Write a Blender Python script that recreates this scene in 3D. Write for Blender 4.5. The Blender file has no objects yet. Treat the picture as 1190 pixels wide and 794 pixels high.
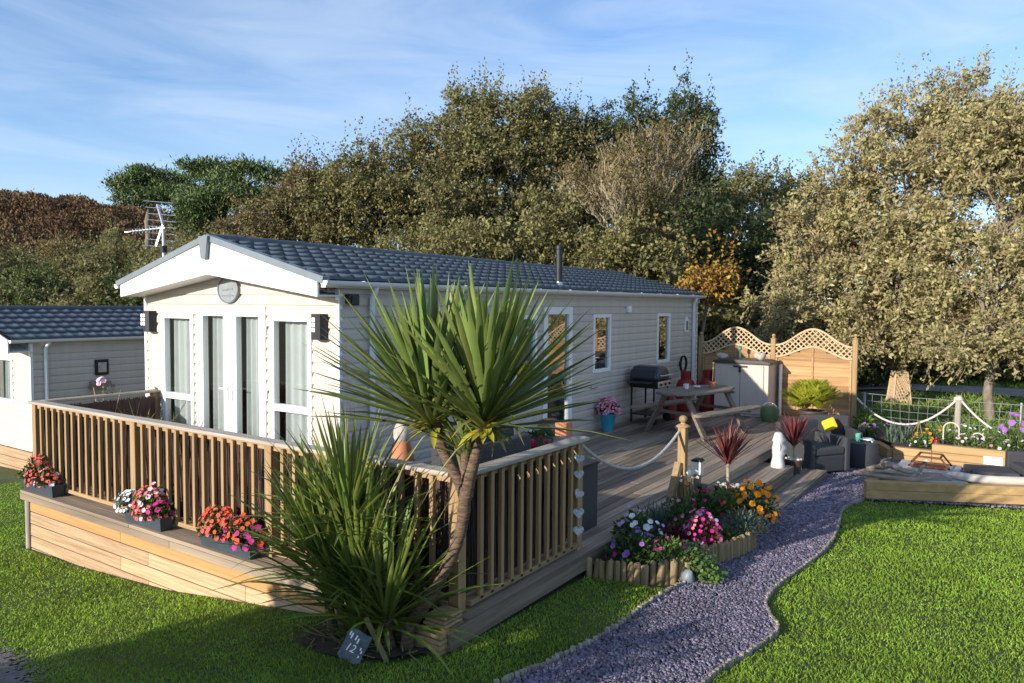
import bpy, math, random
import numpy as np
from mathutils import Vector, Matrix
rng = np.random.default_rng(7)
random.seed(7)
S = bpy.context.scene
COL = S.collection
PI = math.pi

# ------------------------------------------------------------------ camera frame (solved from the photograph)
CAM = np.array([6.0018, -5.5568, 2.1690])
CR = np.array([0.82772199, 0.56109597, 0.00690138])
CU = np.array([-0.03350746, 0.03714538, 0.99874795])
CF = np.array([-0.56013709, 0.82691689, -0.04954695])
FPX = 862.009
def at(u, v, d):
    """world point seen at photo pixel u, v at depth d metres"""
    return CAM + d * (CF + CR * (u - 595) / FPX - CU * (v - 397) / FPX)

def ground(x, y):
    x = np.asarray(x, float); y = np.asarray(y, float)
    z = -.12 - .28 * np.clip((y + 1.7) / 8.2, -.3, 1.15)
    s = np.interp(x, [-30, -10, -3.5, -2.16, -.54, .75, 1.7, 2.93], [-1.6, -1.0, -.55, -.51, -.40, -.23, -.11, 0])
    return z + s
def gz(x, y): return float(ground(x, y))

# ------------------------------------------------------------------ materials
MATS = {}
def lin(c):
    return c
def mat(name, col, rough=.65, var=.18, nscale=6., stretch=(1, 1, 1), bump=0., bscale=None, island=0., metallic=0.,
        col2=None, trans=0., spec=.4, detail=5., coat=0., hue=0.):
    if name in MATS: return MATS[name]
    m = bpy.data.materials.new(name); m.use_nodes = True
    nt = m.node_tree; N = nt.nodes; L = nt.links
    b = N['Principled BSDF']; out = N['Material Output']
    b.inputs['Roughness'].default_value = rough
    b.inputs['Metallic'].default_value = metallic
    b.inputs['Specular IOR Level'].default_value = spec
    b.inputs['Coat Weight'].default_value = coat
    tc = N.new('ShaderNodeTexCoord'); mp = N.new('ShaderNodeMapping')
    mp.inputs['Scale'].default_value = stretch
    L.new(tc.outputs['Object'], mp.inputs['Vector'])
    nz = N.new('ShaderNodeTexNoise'); nz.inputs['Scale'].default_value = nscale
    nz.inputs['Detail'].default_value = detail; nz.inputs['Roughness'].default_value = .62
    L.new(mp.outputs['Vector'], nz.inputs['Vector'])
    rp = N.new('ShaderNodeValToRGB')
    c1 = tuple(max(0, c * (1 - var)) for c in col) + (1,)
    c2 = tuple(min(1, c * (1 + var)) for c in (col2 or col)) + (1,)
    rp.color_ramp.elements[0].position = .32; rp.color_ramp.elements[1].position = .68
    rp.color_ramp.elements[0].color = c1; rp.color_ramp.elements[1].color = c2
    L.new(nz.outputs['Fac'], rp.inputs['Fac'])
    csock = rp.outputs['Color']
    if island > 0 or hue > 0:
        ge = N.new('ShaderNodeNewGeometry')
        if island > 0:
            ma = N.new('ShaderNodeMapRange')
            ma.inputs['To Min'].default_value = 1 - island; ma.inputs['To Max'].default_value = 1 + island
            L.new(ge.outputs['Random Per Island'], ma.inputs['Value'])
            mx = N.new('ShaderNodeVectorMath'); mx.operation = 'SCALE'
            L.new(csock, mx.inputs[0]); L.new(ma.outputs['Result'], mx.inputs['Scale'])
            csock = mx.outputs['Vector']
        if hue > 0:
            wn = N.new('ShaderNodeTexWhiteNoise'); wn.noise_dimensions = '1D'
            L.new(ge.outputs['Random Per Island'], wn.inputs['W'])
            mh = N.new('ShaderNodeMapRange'); mh.inputs['To Min'].default_value = .5 - hue; mh.inputs['To Max'].default_value = .5 + hue
            L.new(wn.outputs['Value'], mh.inputs['Value'])
            hs = N.new('ShaderNodeHueSaturation'); L.new(mh.outputs['Result'], hs.inputs['Hue']); L.new(csock, hs.inputs['Color'])
            csock = hs.outputs['Color']
    L.new(csock, b.inputs['Base Color'])
    if bump > 0:
        bp = N.new('ShaderNodeBump'); bp.inputs['Strength'].default_value = bump; bp.inputs['Distance'].default_value = .02
        if bscale:
            n2 = N.new('ShaderNodeTexNoise'); n2.inputs['Scale'].default_value = bscale; n2.inputs['Detail'].default_value = 6
            L.new(mp.outputs['Vector'], n2.inputs['Vector']); L.new(n2.outputs['Fac'], bp.inputs['Height'])
        else:
            L.new(nz.outputs['Fac'], bp.inputs['Height'])
        L.new(bp.outputs['Normal'], b.inputs['Normal'])
    if trans > 0:
        tr = N.new('ShaderNodeBsdfTranslucent'); mxs = N.new('ShaderNodeMixShader')
        mxs.inputs['Fac'].default_value = trans
        L.new(csock, tr.inputs['Color'])
        L.new(b.outputs['BSDF'], mxs.inputs[1]); L.new(tr.outputs['BSDF'], mxs.inputs[2])
        L.new(mxs.outputs['Shader'], out.inputs['Surface'])
    MATS[name] = m
    return m
def wood(name, col, axis='X', var=.3, island=.2, rough=.75, bump=.35, col2=None, across=26., along=1.3):
    st = {'X': (along, across, across), 'Y': (across, along, across), 'Z': (across, across, along)}[axis]
    return mat(name, col, rough=rough, var=var, nscale=1., stretch=st, bump=bump, island=island, col2=col2, spec=.25, detail=7.)

def glassmat(name, tint=(.9, .95, .95), base=.10):
    m = bpy.data.materials.new(name); m.use_nodes = True
    nt = m.node_tree; N = nt.nodes; L = nt.links
    N.remove(N['Principled BSDF']); out = N['Material Output']
    t = N.new('ShaderNodeBsdfTransparent'); t.inputs['Color'].default_value = (*tint, 1)
    g = N.new('ShaderNodeBsdfGlossy'); g.inputs['Roughness'].default_value = .02
    lw = N.new('ShaderNodeFresnel'); lw.inputs['IOR'].default_value = 1.5
    ad = N.new('ShaderNodeMath'); ad.operation = 'ADD'; ad.use_clamp = True; ad.inputs[1].default_value = base
    L.new(lw.outputs['Fac'], ad.inputs[0])
    mx = N.new('ShaderNodeMixShader'); L.new(ad.outputs['Value'], mx.inputs['Fac'])
    L.new(t.outputs['BSDF'], mx.inputs[1]); L.new(g.outputs['BSDF'], mx.inputs[2])
    L.new(mx.outputs['Shader'], out.inputs['Surface'])
    return m

# ------------------------------------------------------------------ object helpers
def worigin(o):
    l = Vector((0, 0, 0))
    while o is not None:
        l = l + Vector(o.location); o = o.parent
    return l
def tag(o, label=None, cat=None, group=None, kind=None):
    if label: o['label'] = label
    if cat: o['category'] = cat
    if group: o['group'] = group
    if kind: o['kind'] = kind
    return o
def empty(name, loc, label, cat, group=None, rz=0.):
    o = bpy.data.objects.new(name, None); COL.objects.link(o)
    o.location = loc; o.rotation_euler = (0, 0, rz); o.empty_display_size = .1
    return tag(o, label, cat, group)
def link_mesh(name, me, m, parent=None, smooth=False, bevel=0.):
    o = bpy.data.objects.new(name, me); COL.objects.link(o)
    if m is not None: me.materials.append(m)
    if parent is not None: o.parent = parent
    if smooth: me.polygons.foreach_set('use_smooth', np.ones(len(me.polygons), dtype=bool))
    if bevel > 0:
        bv = o.modifiers.new('bevel', 'BEVEL'); bv.width = bevel; bv.segments = 2; bv.limit_method = 'ANGLE'; bv.angle_limit = math.radians(40)
        bv.harden_normals = False
    return o
def np_obj(name, V, F, m, parent=None, smooth=False, bevel=0.):
    """V (n,3) array, F (m,k) array of indices: one mesh object, origin at its base or at its parent"""
    V = np.asarray(V, dtype=np.float64)
    if parent is not None: org = np.array(worigin(parent))
    else: org = np.array([(V[:, 0].min() + V[:, 0].max()) / 2, (V[:, 1].min() + V[:, 1].max()) / 2, V[:, 2].min()])
    V = V - org
    F = np.asarray(F, dtype=np.int32)
    me = bpy.data.meshes.new(name)
    n, k = F.shape
    me.vertices.add(len(V)); me.vertices.foreach_set('co', V.astype(np.float32).ravel())
    me.loops.add(n * k); me.loops.foreach_set('vertex_index', F.ravel())
    me.polygons.add(n); me.polygons.foreach_set('loop_start', np.arange(0, n * k, k, dtype=np.int32))
    me.update(calc_edges=True); me.validate()
    o = link_mesh(name, me, m, parent, smooth, bevel)
    if parent is None: o.location = org
    return o

class MB:
    """collects shapes in world coordinates into one mesh"""
    def __init__(s): s.v = []; s.f = []
    def add(s, V, F):
        o = len(s.v); s.v.extend([tuple(map(float, p)) for p in V]); s.f.extend([tuple(i + o for i in f) for f in F]); return s
    def box(s, x0, x1, y0, y1, z0, z1):
        V = [(x, y, z) for z in (z0, z1) for y in (y0, y1) for x in (x0, x1)]
        return s.add(V, [(0, 2, 3, 1), (4, 5, 7, 6), (0, 1, 5, 4), (2, 6, 7, 3), (0, 4, 6, 2), (1, 3, 7, 5)])
    def obox(s, c, ax, ay, az):
        c, ax, ay, az = (np.array(q, float) for q in (c, ax, ay, az))
        V = [c + i * ax + j * ay + k * az for k in (-1, 1) for j in (-1, 1) for i in (-1, 1)]
        return s.add(V, [(0, 2, 3, 1), (4, 5, 7, 6), (0, 1, 5, 4), (2, 6, 7, 3), (0, 4, 6, 2), (1, 3, 7, 5)])
    def beam(s, p0, p1, w, h, up=(0, 0, 1)):
        p0 = np.array(p0, float); p1 = np.array(p1, float); d = p1 - p0; L = np.linalg.norm(d); d /= L
        up = np.array(up, float); sd = np.cross(d, up)
        if np.linalg.norm(sd) < 1e-6: sd = np.cross(d, (1, 0, 0))
        sd /= np.linalg.norm(sd); u2 = np.cross(sd, d)
        return s.obox((p0 + p1) / 2, d * L / 2, sd * w / 2, u2 * h / 2)
    def tube(s, pts, r, n=8, cap=True):
        pts = np.array(pts, float); k = len(pts)
        r = np.full(k, r) if np.isscalar(r) else np.array(r, float)
        V = []; prev = None
        for i in range(k):
            d = pts[min(i + 1, k - 1)] - pts[max(i - 1, 0)]; d = d / (np.linalg.norm(d) + 1e-9)
            if prev is None:
                a = np.cross(d, (0, 0, 1));
                if np.linalg.norm(a) < 1e-3: a = np.cross(d, (1, 0, 0))
            else: a = prev - d * np.dot(prev, d)
            a = a / (np.linalg.norm(a) + 1e-9); prev = a; b = np.cross(d, a)
            for j in range(n):
                t = 2 * PI * j / n; V.append(pts[i] + r[i] * (math.cos(t) * a + math.sin(t) * b))
        F = [(i * n + j, i * n + (j + 1) % n, (i + 1) * n + (j + 1) % n, (i + 1) * n + j) for i in range(k - 1) for j in range(n)]
        if cap: F += [tuple(range(n - 1, -1, -1)), tuple((k - 1) * n + j for j in range(n))]
        return s.add(V, F)
    def lathe(s, prof, c, n=20, sq=False):
        c = np.array(c, float); k = len(prof); V = []
        for (r, z) in prof:
            for j in range(n):
                t = 2 * PI * (j + .5) / n; V.append(c + (r * math.cos(t), r * math.sin(t), z))
        F = [(i * n + j, i * n + (j + 1) % n, (i + 1) * n + (j + 1) % n, (i + 1) * n + j) for i in range(k - 1) for j in range(n)]
        F += [tuple(range(n - 1, -1, -1)), tuple((k - 1) * n + j for j in range(n))]
        return s.add(V, F)
    def prism(s, poly, fn, d0, d1):
        """poly: 2-D outline; fn(a, b, d) -> 3-D point; extruded from d0 to d1"""
        n = len(poly)
        V = [fn(a, b, d0) for a, b in poly] + [fn(a, b, d1) for a, b in poly]
        F = [tuple(range(n - 1, -1, -1)), tuple(range(n, 2 * n))] + [(i, (i + 1) % n, n + (i + 1) % n, n + i) for i in range(n)]
        return s.add(V, F)
    def quad(s, a, b, c, d): return s.add([a, b, c, d], [(0, 1, 2, 3)])
    def ball(s, c, r, n=12, m=8, sc=(1, 1, 1)):
        prof = [(max(1e-4, math.sin(PI * i / m)) , -math.cos(PI * i / m)) for i in range(m + 1)]
        c = np.array(c, float); V = []
        for (rr, z) in prof:
            for j in range(n):
                t = 2 * PI * j / n; V.append(c + np.array((rr * math.cos(t) * sc[0], rr * math.sin(t) * sc[1], z * sc[2])) * r)
        F = [(i * n + j, i * n + (j + 1) % n, (i + 1) * n + (j + 1) % n, (i + 1) * n + j) for i in range(m) for j in range(n)]
        return s.add(V, F)
    def build(s, name, m, parent=None, smooth=False, bevel=0., origin=None):
        V = np.array(s.v)
        if parent is not None: org = np.array(worigin(parent))
        elif origin is not None: org = np.array(origin, float)
        else: org = np.array([(V[:, 0].min() + V[:, 0].max()) / 2, (V[:, 1].min() + V[:, 1].max()) / 2, V[:, 2].min()])
        me = bpy.data.meshes.new(name); me.from_pydata([tuple(p) for p in (V - org)], [], s.f); me.update()
        o = link_mesh(name, me, m, parent, smooth, bevel)
        if smooth:
            try: me.set_sharp_from_angle(angle=math.radians(45))
            except Exception: pass
        if parent is None: o.location = org
        return o
def copy_tree(o, loc=None, rz=None, label=None, parent=None):
    c = o.copy(); COL.objects.link(c)
    if parent is not None: c.parent = parent
    for ch in list(o.children): copy_tree(ch, parent=c)
    if loc is not None: c.location = loc
    if rz is not None: c.rotation_euler = (0, 0, rz)
    if label: c['label'] = label
    return c

# ---- foliage: many little leaf faces
def unit(a): return a / (np.linalg.norm(a, axis=-1, keepdims=True) + 1e-9)
def leaf_faces(P, D, Nn, L, Wd, fold=.12):
    """rhombic leaves at P pointing along D with normal Nn"""
    n = len(P); D = unit(D); Sd = unit(np.cross(D, Nn)); N2 = np.cross(Sd, D)
    L = np.broadcast_to(np.asarray(L, float), (n,))[:, None]; Wd = np.broadcast_to(np.asarray(Wd, float), (n,))[:, None]
    V = np.empty((n, 4, 3)); V[:, 0] = P; V[:, 1] = P + D * L * .45 + Sd * Wd / 2 + N2 * L * fold
    V[:, 2] = P + D * L; V[:, 3] = P + D * L * .45 - Sd * Wd / 2 + N2 * L * fold
    return V.reshape(-1, 3), np.arange(4 * n).reshape(n, 4)
def randdir(n): return unit(rng.normal(size=(n, 3)))
def clump_leaves(C, O, cr, per, size, stretch=(1, 1, 1), up=.3, ratio=.55, jit=.35):
    """leaves gathered in clumps at C (m,3) with outward directions O"""
    m = len(C); n = m * per
    P = np.repeat(C, per, 0) + rng.normal(size=(n, 3)) * np.repeat(np.broadcast_to(cr, (m,)), per)[:, None] * np.array(stretch) * .55
    o = np.repeat(O, per, 0)
    D = unit(o * .7 + randdir(n) * 1.0 + np.array([0, 0, up]))
    Nn = unit(randdir(n) * .9 + o * .5 + np.array([0, 0, .5]))
    L = size * rng.uniform(1 - jit, 1 + jit, n)
    return leaf_faces(P, D, Nn, L, L * ratio)
def sprays(C, O, cr, per, size, up=.35, ratio=.5, nt=6, droop=.18):
    """leaves strung along short twigs that leave each clump; also returns the twig lines"""
    m = len(C); nl = max(4, per // nt); k = m * nt
    c = np.repeat(C, nt, 0); o = np.repeat(O, nt, 0); r = np.repeat(np.broadcast_to(cr, (m,)), nt)
    D = unit(o * .75 + randdir(k) * .95 + np.array([0, 0, up])); L = r * rng.uniform(.8, 2.1, k)
    p0 = c - o * (r * .5)[:, None] + randdir(k) * (r * .35)[:, None]
    t = (np.arange(nl) + rng.random((k, nl))) / nl * .85 + .15
    P = p0[:, None] + D[:, None] * (L[:, None] * t)[..., None] - np.array([0, 0, 1.]) * (L[:, None] * droop * t * t)[..., None]
    P = (P + rng.normal(size=P.shape) * size * .32).reshape(-1, 3); DD = np.repeat(D, nl, 0); n = len(P)
    d = unit(DD * .55 + randdir(n) * .85 + np.array([0, 0, -.12])); Nn = unit(randdir(n) * .75 + np.array([-.1, -.5, .5]))
    s = size * rng.uniform(.6, 1.3, n)
    return leaf_faces(P, d, Nn, s, s * ratio), p0, p0 + D * L[:, None] - np.array([0, 0, 1.]) * (L * droop)[:, None]
def twig_lines(a, b, r):
    """thin three-sided twigs from a to b"""
    n = len(a); d = unit(b - a); s = unit(np.cross(d, [0.3, .2, 1.])); q = np.cross(s, d); V = np.empty((n, 6, 3))
    for i in range(3):
        t = 2 * PI * i / 3; w = (math.cos(t) * s + math.sin(t) * q) * r
        V[:, i] = a + w; V[:, 3 + i] = b + w * .45
    k = np.arange(n)[:, None] * 6
    return V.reshape(-1, 3), np.concatenate([k + np.array(f) for f in ((0, 1, 4, 3), (1, 2, 5, 4), (2, 0, 3, 5))])
def blades(P, D, L, W, seg=4, droop=.35, fold=.22):
    """sword leaves: strips of seg pieces folded along the midrib; droop bends the tip down"""
    n = len(P); D = unit(D); t = np.linspace(0, 1, seg + 1)
    L = np.broadcast_to(np.asarray(L, float), (n,)); W = np.broadcast_to(np.asarray(W, float), (n,)); dr = np.broadcast_to(np.asarray(droop, float), (n,))
    side = unit(np.cross(D, np.array([0, 0, 1.]) + rng.normal(size=(n, 3)) * .12))
    mid = P[:, None, :] + D[:, None, :] * (L[:, None] * t)[:, :, None] + np.array([0, 0, -1.]) * ((L * dr)[:, None] * t ** 2.4)[:, :, None]
    prof = np.array([.55, .9, 1., .8, .05]) if seg == 4 else np.interp(t, [0, .2, .5, .8, 1], [.5, .9, 1, .75, .04])
    up = unit(np.cross(side, D))
    w = (W[:, None] * prof)[:, :, None] / 2
    V = np.empty((n, seg + 1, 3, 3))
    V[:, :, 1] = mid
    V[:, :, 0] = mid + side[:, None] * w + up[:, None] * w * fold * 2
    V[:, :, 2] = mid - side[:, None] * w + up[:, None] * w * fold * 2
    b = (np.arange(n) * (seg + 1) * 3)[:, None]
    F = []
    for i in range(seg):
        for k in (0, 1):
            F.append(np.stack([b[:, 0] + i * 3 + k, b[:, 0] + i * 3 + k + 1, b[:, 0] + (i + 1) * 3 + k + 1, b[:, 0] + (i + 1) * 3 + k], 1))
    return V.reshape(-1, 3), np.concatenate(F)
def join(parts):
    Vs, Fs, o = [], [], 0
    for V, F in parts: Vs.append(V); Fs.append(F + o); o += len(V)
    return np.concatenate(Vs), np.concatenate(Fs)
def petals(P, Nn, R, k=5, cup=.25):
    """k-petalled flowers"""
    n = len(P); Nn = unit(Nn); a = unit(np.cross(Nn, randdir(n))); b = np.cross(Nn, a)
    R = np.broadcast_to(np.asarray(R, float), (n,))[:, None]; out = []
    for i in range(k):
        t = 2 * PI * i / k
        d = math.cos(t) * a + math.sin(t) * b
        s = -math.sin(t) * a + math.cos(t) * b
        V = np.empty((n, 4, 3)); w = R * math.sin(PI / k) * 1.15
        V[:, 0] = P; V[:, 1] = P + d * R * .7 + s * w * .75 + Nn * R * cup; V[:, 2] = P + d * R + Nn * R * cup * .7; V[:, 3] = P + d * R * .7 - s * w * .75 + Nn * R * cup
        out.append((V.reshape(-1, 3), np.arange(4 * n).reshape(n, 4)))
    return join(out)
# ------------------------------------------------------------------ palette
M_cream = mat('cream_cladding', (.545, .475, .415), rough=.5, var=.07, nscale=2, stretch=(3, 3, .35), bump=.03, bscale=40)
M_white = mat('white_upvc', (.82, .82, .82), rough=.35, var=.03, nscale=4)
M_barge = mat('white_bargeboard', (.84, .83, .81), rough=.45, var=.03, nscale=3)
M_grey = mat('grey_capping', (.17, .20, .225), rough=.45, var=.08, nscale=5)
M_roof = mat('slate_grey_roof_tile', (.085, .105, .125), rough=.5, var=.2, nscale=9, bump=.06, bscale=120)
M_glass = glassmat('window_glass', base=.10)
M_glass2 = glassmat('side_window_glass', base=.34)
M_curtain = mat('grey_curtain', (.55, .57, .57), rough=.9, var=.06, nscale=5, trans=.15)
M_room = mat('room_wall', (.20, .19, .175), rough=.9, var=.1)
M_black = mat('black_plastic', (.018, .018, .02), rough=.5, var=.2)
M_alu = mat('aluminium', (.55, .56, .58), rough=.35, var=.08, metallic=.9)
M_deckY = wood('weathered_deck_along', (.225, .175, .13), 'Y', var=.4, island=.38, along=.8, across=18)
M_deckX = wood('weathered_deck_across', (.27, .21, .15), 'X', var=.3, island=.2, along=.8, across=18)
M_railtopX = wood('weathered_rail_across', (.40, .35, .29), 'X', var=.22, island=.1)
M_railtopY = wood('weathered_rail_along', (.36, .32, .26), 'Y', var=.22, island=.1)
M_post = wood('treated_pine_upright', (.36, .235, .115), 'Z', var=.22, island=.22)
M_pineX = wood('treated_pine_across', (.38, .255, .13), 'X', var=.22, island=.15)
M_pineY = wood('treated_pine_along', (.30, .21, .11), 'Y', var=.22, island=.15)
M_clad = wood('larch_cladding', (.42, .27, .145), 'X', var=.22, island=.30, along=1.2, across=34, col2=(.47, .33, .20))
M_cladtop = wood('orange_larch_board', (.46, .25, .10), 'X', var=.2, island=.1, along=1.2, across=34)
M_fence = wood('fence_slat', (.37, .215, .10), 'X', var=.3, island=.38, along=1.0, across=20)
M_trellis = wood('trellis_lath', (.50, .36, .21), 'X', var=.15, island=.15)
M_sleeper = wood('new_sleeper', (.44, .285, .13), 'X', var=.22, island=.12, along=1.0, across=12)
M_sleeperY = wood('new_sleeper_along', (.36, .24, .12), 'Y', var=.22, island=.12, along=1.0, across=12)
M_grim = wood('grey_old_timber', (.26, .21, .165), 'X', var=.3, island=.15)
M_picnic = wood('grey_picnic_timber', (.19, .15, .115), 'Y', var=.28, island=.15)
M_log = wood('cut_log', (.235, .17, .09), 'Z', var=.35, island=.35, across=30)
M_edge = wood('bleached_edging', (.28, .245, .20), 'Z', var=.35, island=.3, across=30)
M_drift = wood('driftwood', (.27, .22, .17), 'X', var=.4, island=.2, across=18)
M_bark = mat('palm_bark', (.135, .088, .058), rough=.95, var=.6, nscale=16, stretch=(1, 1, 5), bump=1.0, island=.1)
M_trunk = mat('grey_tree_bark', (.19, .155, .115), rough=.9, var=.4, nscale=7, stretch=(1, 1, .35), bump=.6)
M_twig = mat('pale_bare_twig', (.37, .30, .20), rough=.9, var=.25, nscale=3, island=.2)
M_twigd = mat('brown_twig', (.115, .085, .055), rough=.9, var=.3, nscale=3)
M_heather = mat('heather_screen', (.075, .045, .038), rough=.95, var=.4, nscale=12, stretch=(3, 3, .3), island=.45)
M_soil = mat('bare_soil', (.055, .04, .028), rough=.95, var=.4, nscale=18, bump=.7)
M_trough = mat('slate_blue_trough', (.045, .062, .078), rough=.45, var=.1)
M_rattan = mat('dark_rattan', (.046, .048, .054), rough=.55, var=.35, nscale=60, stretch=(1, 1, 3), bump=.6)
M_cush = mat('charcoal_cushion', (.05, .05, .055), rough=.9, var=.15, nscale=20, bump=.15)
M_yellow = mat('yellow_fabric', (.58, .43, .015), rough=.85, var=.1, nscale=20, bump=.15)
M_terra = mat('terracotta', (.48, .20, .095), rough=.8, var=.18, nscale=12, bump=.15)
M_brownpot = mat('brown_glazed_pot', (.065, .045, .035), rough=.4, var=.2)
M_blue = mat('turquoise_pot', (.03, .32, .42), rough=.4, var=.08)
M_red = mat('red_gas_bottle', (.20, .010, .014), rough=.4, var=.12)
M_beige = mat('beige_resin', (.52, .45, .38), rough=.55, var=.05, nscale=3)
M_lid = mat('brown_resin_lid', (.055, .046, .044), rough=.5, var=.12)
M_stone = mat('pale_stone', (.45, .40, .34), rough=.85, var=.25, nscale=14, bump=.5)
M_granite = mat('speckled_granite', (.40, .38, .36), rough=.8, var=.45, nscale=70, bump=.3)
M_whitestone = mat('white_painted_stone', (.52, .51, .49), rough=.7, var=.05, nscale=12, bump=.15)
M_rust = mat('rusty_steel', (.14, .055, .025), rough=.85, var=.45, nscale=25, bump=.4)
M_slate = mat('slate_plate', (.085, .10, .115), rough=.6, var=.45, nscale=22, bump=.6)
M_pebble = mat('cream_pebble', (.55, .50, .43), rough=.7, var=.15, nscale=10, island=.3)
M_rope = mat('grey_rope', (.42, .40, .38), rough=.9, var=.25, nscale=60, bump=.5)
M_ropew = mat('bleached_rope', (.62, .56, .48), rough=.9, var=.2, nscale=60, bump=.5)
M_wire = mat('galvanised_wire', (.42, .43, .42), rough=.5, var=.1, metallic=.5)
M_heart = mat('silver_wicker', (.55, .58, .62), rough=.6, var=.35, nscale=60, bump=.6)
M_greenpl = mat('green_plastic', (.12, .17, .075), rough=.5, var=.1)
M_teal = mat('teal_plastic', (.02, .20, .16), rough=.4, var=.1)
M_lampglass = mat('opal_lamp_glass', (.80, .76, .66), rough=.65, var=.03)
M_leather = mat('cloth_white', (.75, .73, .70), rough=.9, var=.08)
# foliage
M_palm = mat('palm_leaf', (.155, .205, .05), rough=.42, var=.2, nscale=3, island=.35, trans=.18, hue=.02, spec=.5)
M_palmd = mat('cordyline_leaf', (.15, .20, .035), rough=.45, var=.2, nscale=3, island=.4, trans=.18, hue=.025, spec=.5)
M_palmy = mat('yellow_leaf_base', (.36, .33, .04), rough=.5, var=.2, island=.3, trans=.15)
M_redleaf = mat('burgundy_cordyline', (.17, .042, .04), rough=.4, var=.2, island=.4, trans=.15, spec=.5)
M_yucca = mat('lime_palm_frond', (.32, .34, .035), rough=.5, var=.2, island=.4, trans=.25, hue=.02)
M_leaf = mat('bed_leaf', (.05, .10, .022), rough=.55, var=.2, island=.4, trans=.2, hue=.02)
M_leafl = mat('light_bed_leaf', (.10, .165, .035), rough=.55, var=.2, island=.4, trans=.2, hue=.02)
M_leafg = mat('grey_green_leaf', (.10, .14, .10), rough=.65, var=.2, island=.35, trans=.15)
M_leafr = mat('dark_red_leaf', (.10, .02, .022), rough=.6, var=.2, island=.4, trans=.15)
M_straw = mat('straw_grass_leaf', (.24, .21, .08), rough=.6, var=.2, island=.45, trans=.2, hue=.02)
def petal(name, c): return mat(name, c, rough=.6, var=.08, island=.25, trans=.25, spec=.2)
P_coral = petal('coral_petal', (.66, .11, .09)); P_pink = petal('pink_petal', (.68, .20, .28)); P_mag = petal('magenta_petal', (.50, .03, .24))
P_pale = petal('pale_pink_petal', (.75, .52, .62)); P_white = petal('white_petal', (.78, .78, .80)); P_purple = petal('violet_petal', (.36, .14, .50))
P_orange = petal('orange_petal', (.80, .26, .01)); P_red = petal('red_orange_petal', (.75, .10, .04)); P_lil = petal('lilac_petal', (.52, .38, .70)); P_crim = petal('crimson_petal', (.42, .01, .06))
# trees
T_syc = mat('wind_turned_sycamore_leaf', (.43, .35, .175), rough=.6, var=.34, island=.32, trans=.33, hue=.025, nscale=1.1, col2=(.35, .32, .14))
T_oak = mat('olive_tree_leaf', (.165, .175, .055), rough=.6, var=.34, island=.32, trans=.33, hue=.03, nscale=1.1, col2=(.235, .21, .08))
T_dark = mat('dark_evergreen_leaf', (.07, .10, .032), rough=.55, var=.34, island=.32, trans=.33, hue=.02, nscale=1.1)
T_tan = mat('tan_autumn_leaf', (.19, .15, .06), rough=.6, var=.34, island=.32, trans=.33, hue=.025, nscale=1.1)
T_pine = mat('pine_needle', (.095, .14, .042), rough=.6, var=.3, island=.45, trans=.1, nscale=.5)
T_bush = mat('hillside_bush_leaf', (.20, .205, .07), rough=.65, var=.34, island=.32, trans=.33, hue=.03, nscale=1.1, col2=(.19, .165, .065))
T_grn = mat('fresh_green_leaf', (.11, .135, .04), rough=.6, var=.34, island=.32, trans=.33, hue=.025, nscale=1.1)
T_orng = mat('orange_shrub_leaf', (.30, .17, .025), rough=.6, var=.2, island=.4, trans=.2, hue=.03)
T_brack = mat('bracken_frond', (.135, .062, .028), rough=.8, var=.3, island=.5, trans=.1, nscale=.12, col2=(.12, .085, .035), hue=.015)
M_grass = mat('lawn_blade', (.235, .365, .035), rough=.6, var=.30, nscale=2.2, island=.3, trans=.3, hue=.018, spec=.25)
M_wild = mat('rough_grass_blade', (.20, .29, .05), rough=.6, var=.3, nscale=.6, island=.4, trans=.25, hue=.03, spec=.2)
# ------------------------------------------------------------------ setting
def in_poly(x, y, poly):
    x = np.asarray(x); y = np.asarray(y); c = np.zeros(x.shape, bool); n = len(poly)
    for i in range(n):
        x0, y0 = poly[i]; x1, y1 = poly[(i + 1) % n]
        k = ((y0 > y) != (y1 > y)) & (x < (x1 - x0) * (y - y0) / ((y1 - y0) + 1e-12) + x0)
        c ^= k
    return c
def catmull(pts, per=6):
    pts = np.array(pts, float); P = np.vstack([2 * pts[0] - pts[1], pts, 2 * pts[-1] - pts[-2]]); out = []
    for i in range(1, len(P) - 2):
        for t in np.linspace(0, 1, per, endpoint=False):
            a, b, c, d = P[i - 1:i + 3]
            out.append(.5 * ((2 * b) + (-a + c) * t + (2 * a - 5 * b + 4 * c - d) * t * t + (-a + 3 * b - 3 * c + d) * t ** 3))
    out.append(pts[-1]); return np.array(out)
PATH_L = catmull([(3.2, -3.6), (3.40, -2.6), (3.56, -1.88), (3.70, -1.05), (3.71, -.15), (3.77, .38)])
PATH_R = catmull([(4.4, -3.4), (4.47, -2.2), (4.52, -1.08), (4.60, -.64), (4.66, -.15), (4.53, .14), (4.43, .41), (4.41, .89), (4.48, 1.68), (4.51, 2.51), (4.43, 3.39), (4.33, 4.22), (4.44, 4.97)])
PATH = [tuple(p) for p in PATH_L] + [(3.3, .6), (3.1, 2.6), (2.9, 6.0), (2.9, 10.2), (3.6, 10.2), (4.2, 9.2), (4.4, 8.75), (8.0, 8.75), (8.0, 6.55), (6.2, 5.80)] + [tuple(p) for p in PATH_R[::-1]]
ROAD = [(1.5, -3.62), (.88, -3.42), (.3, -3.27), (-.28, -3.19), (-3, -3.05), (-5, -3.2), (-5, -6.5), (1.5, -6.5)]
DECK = [(-3.45, -1.74), (2.1, -1.74), (2.1, -1.60), (2.68, -1.60), (2.68, -1.90), (3.0, -1.90), (3.0, 12), (-3.9, 12), (-3.9, -.1), (-3.45, -.1)]

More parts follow.
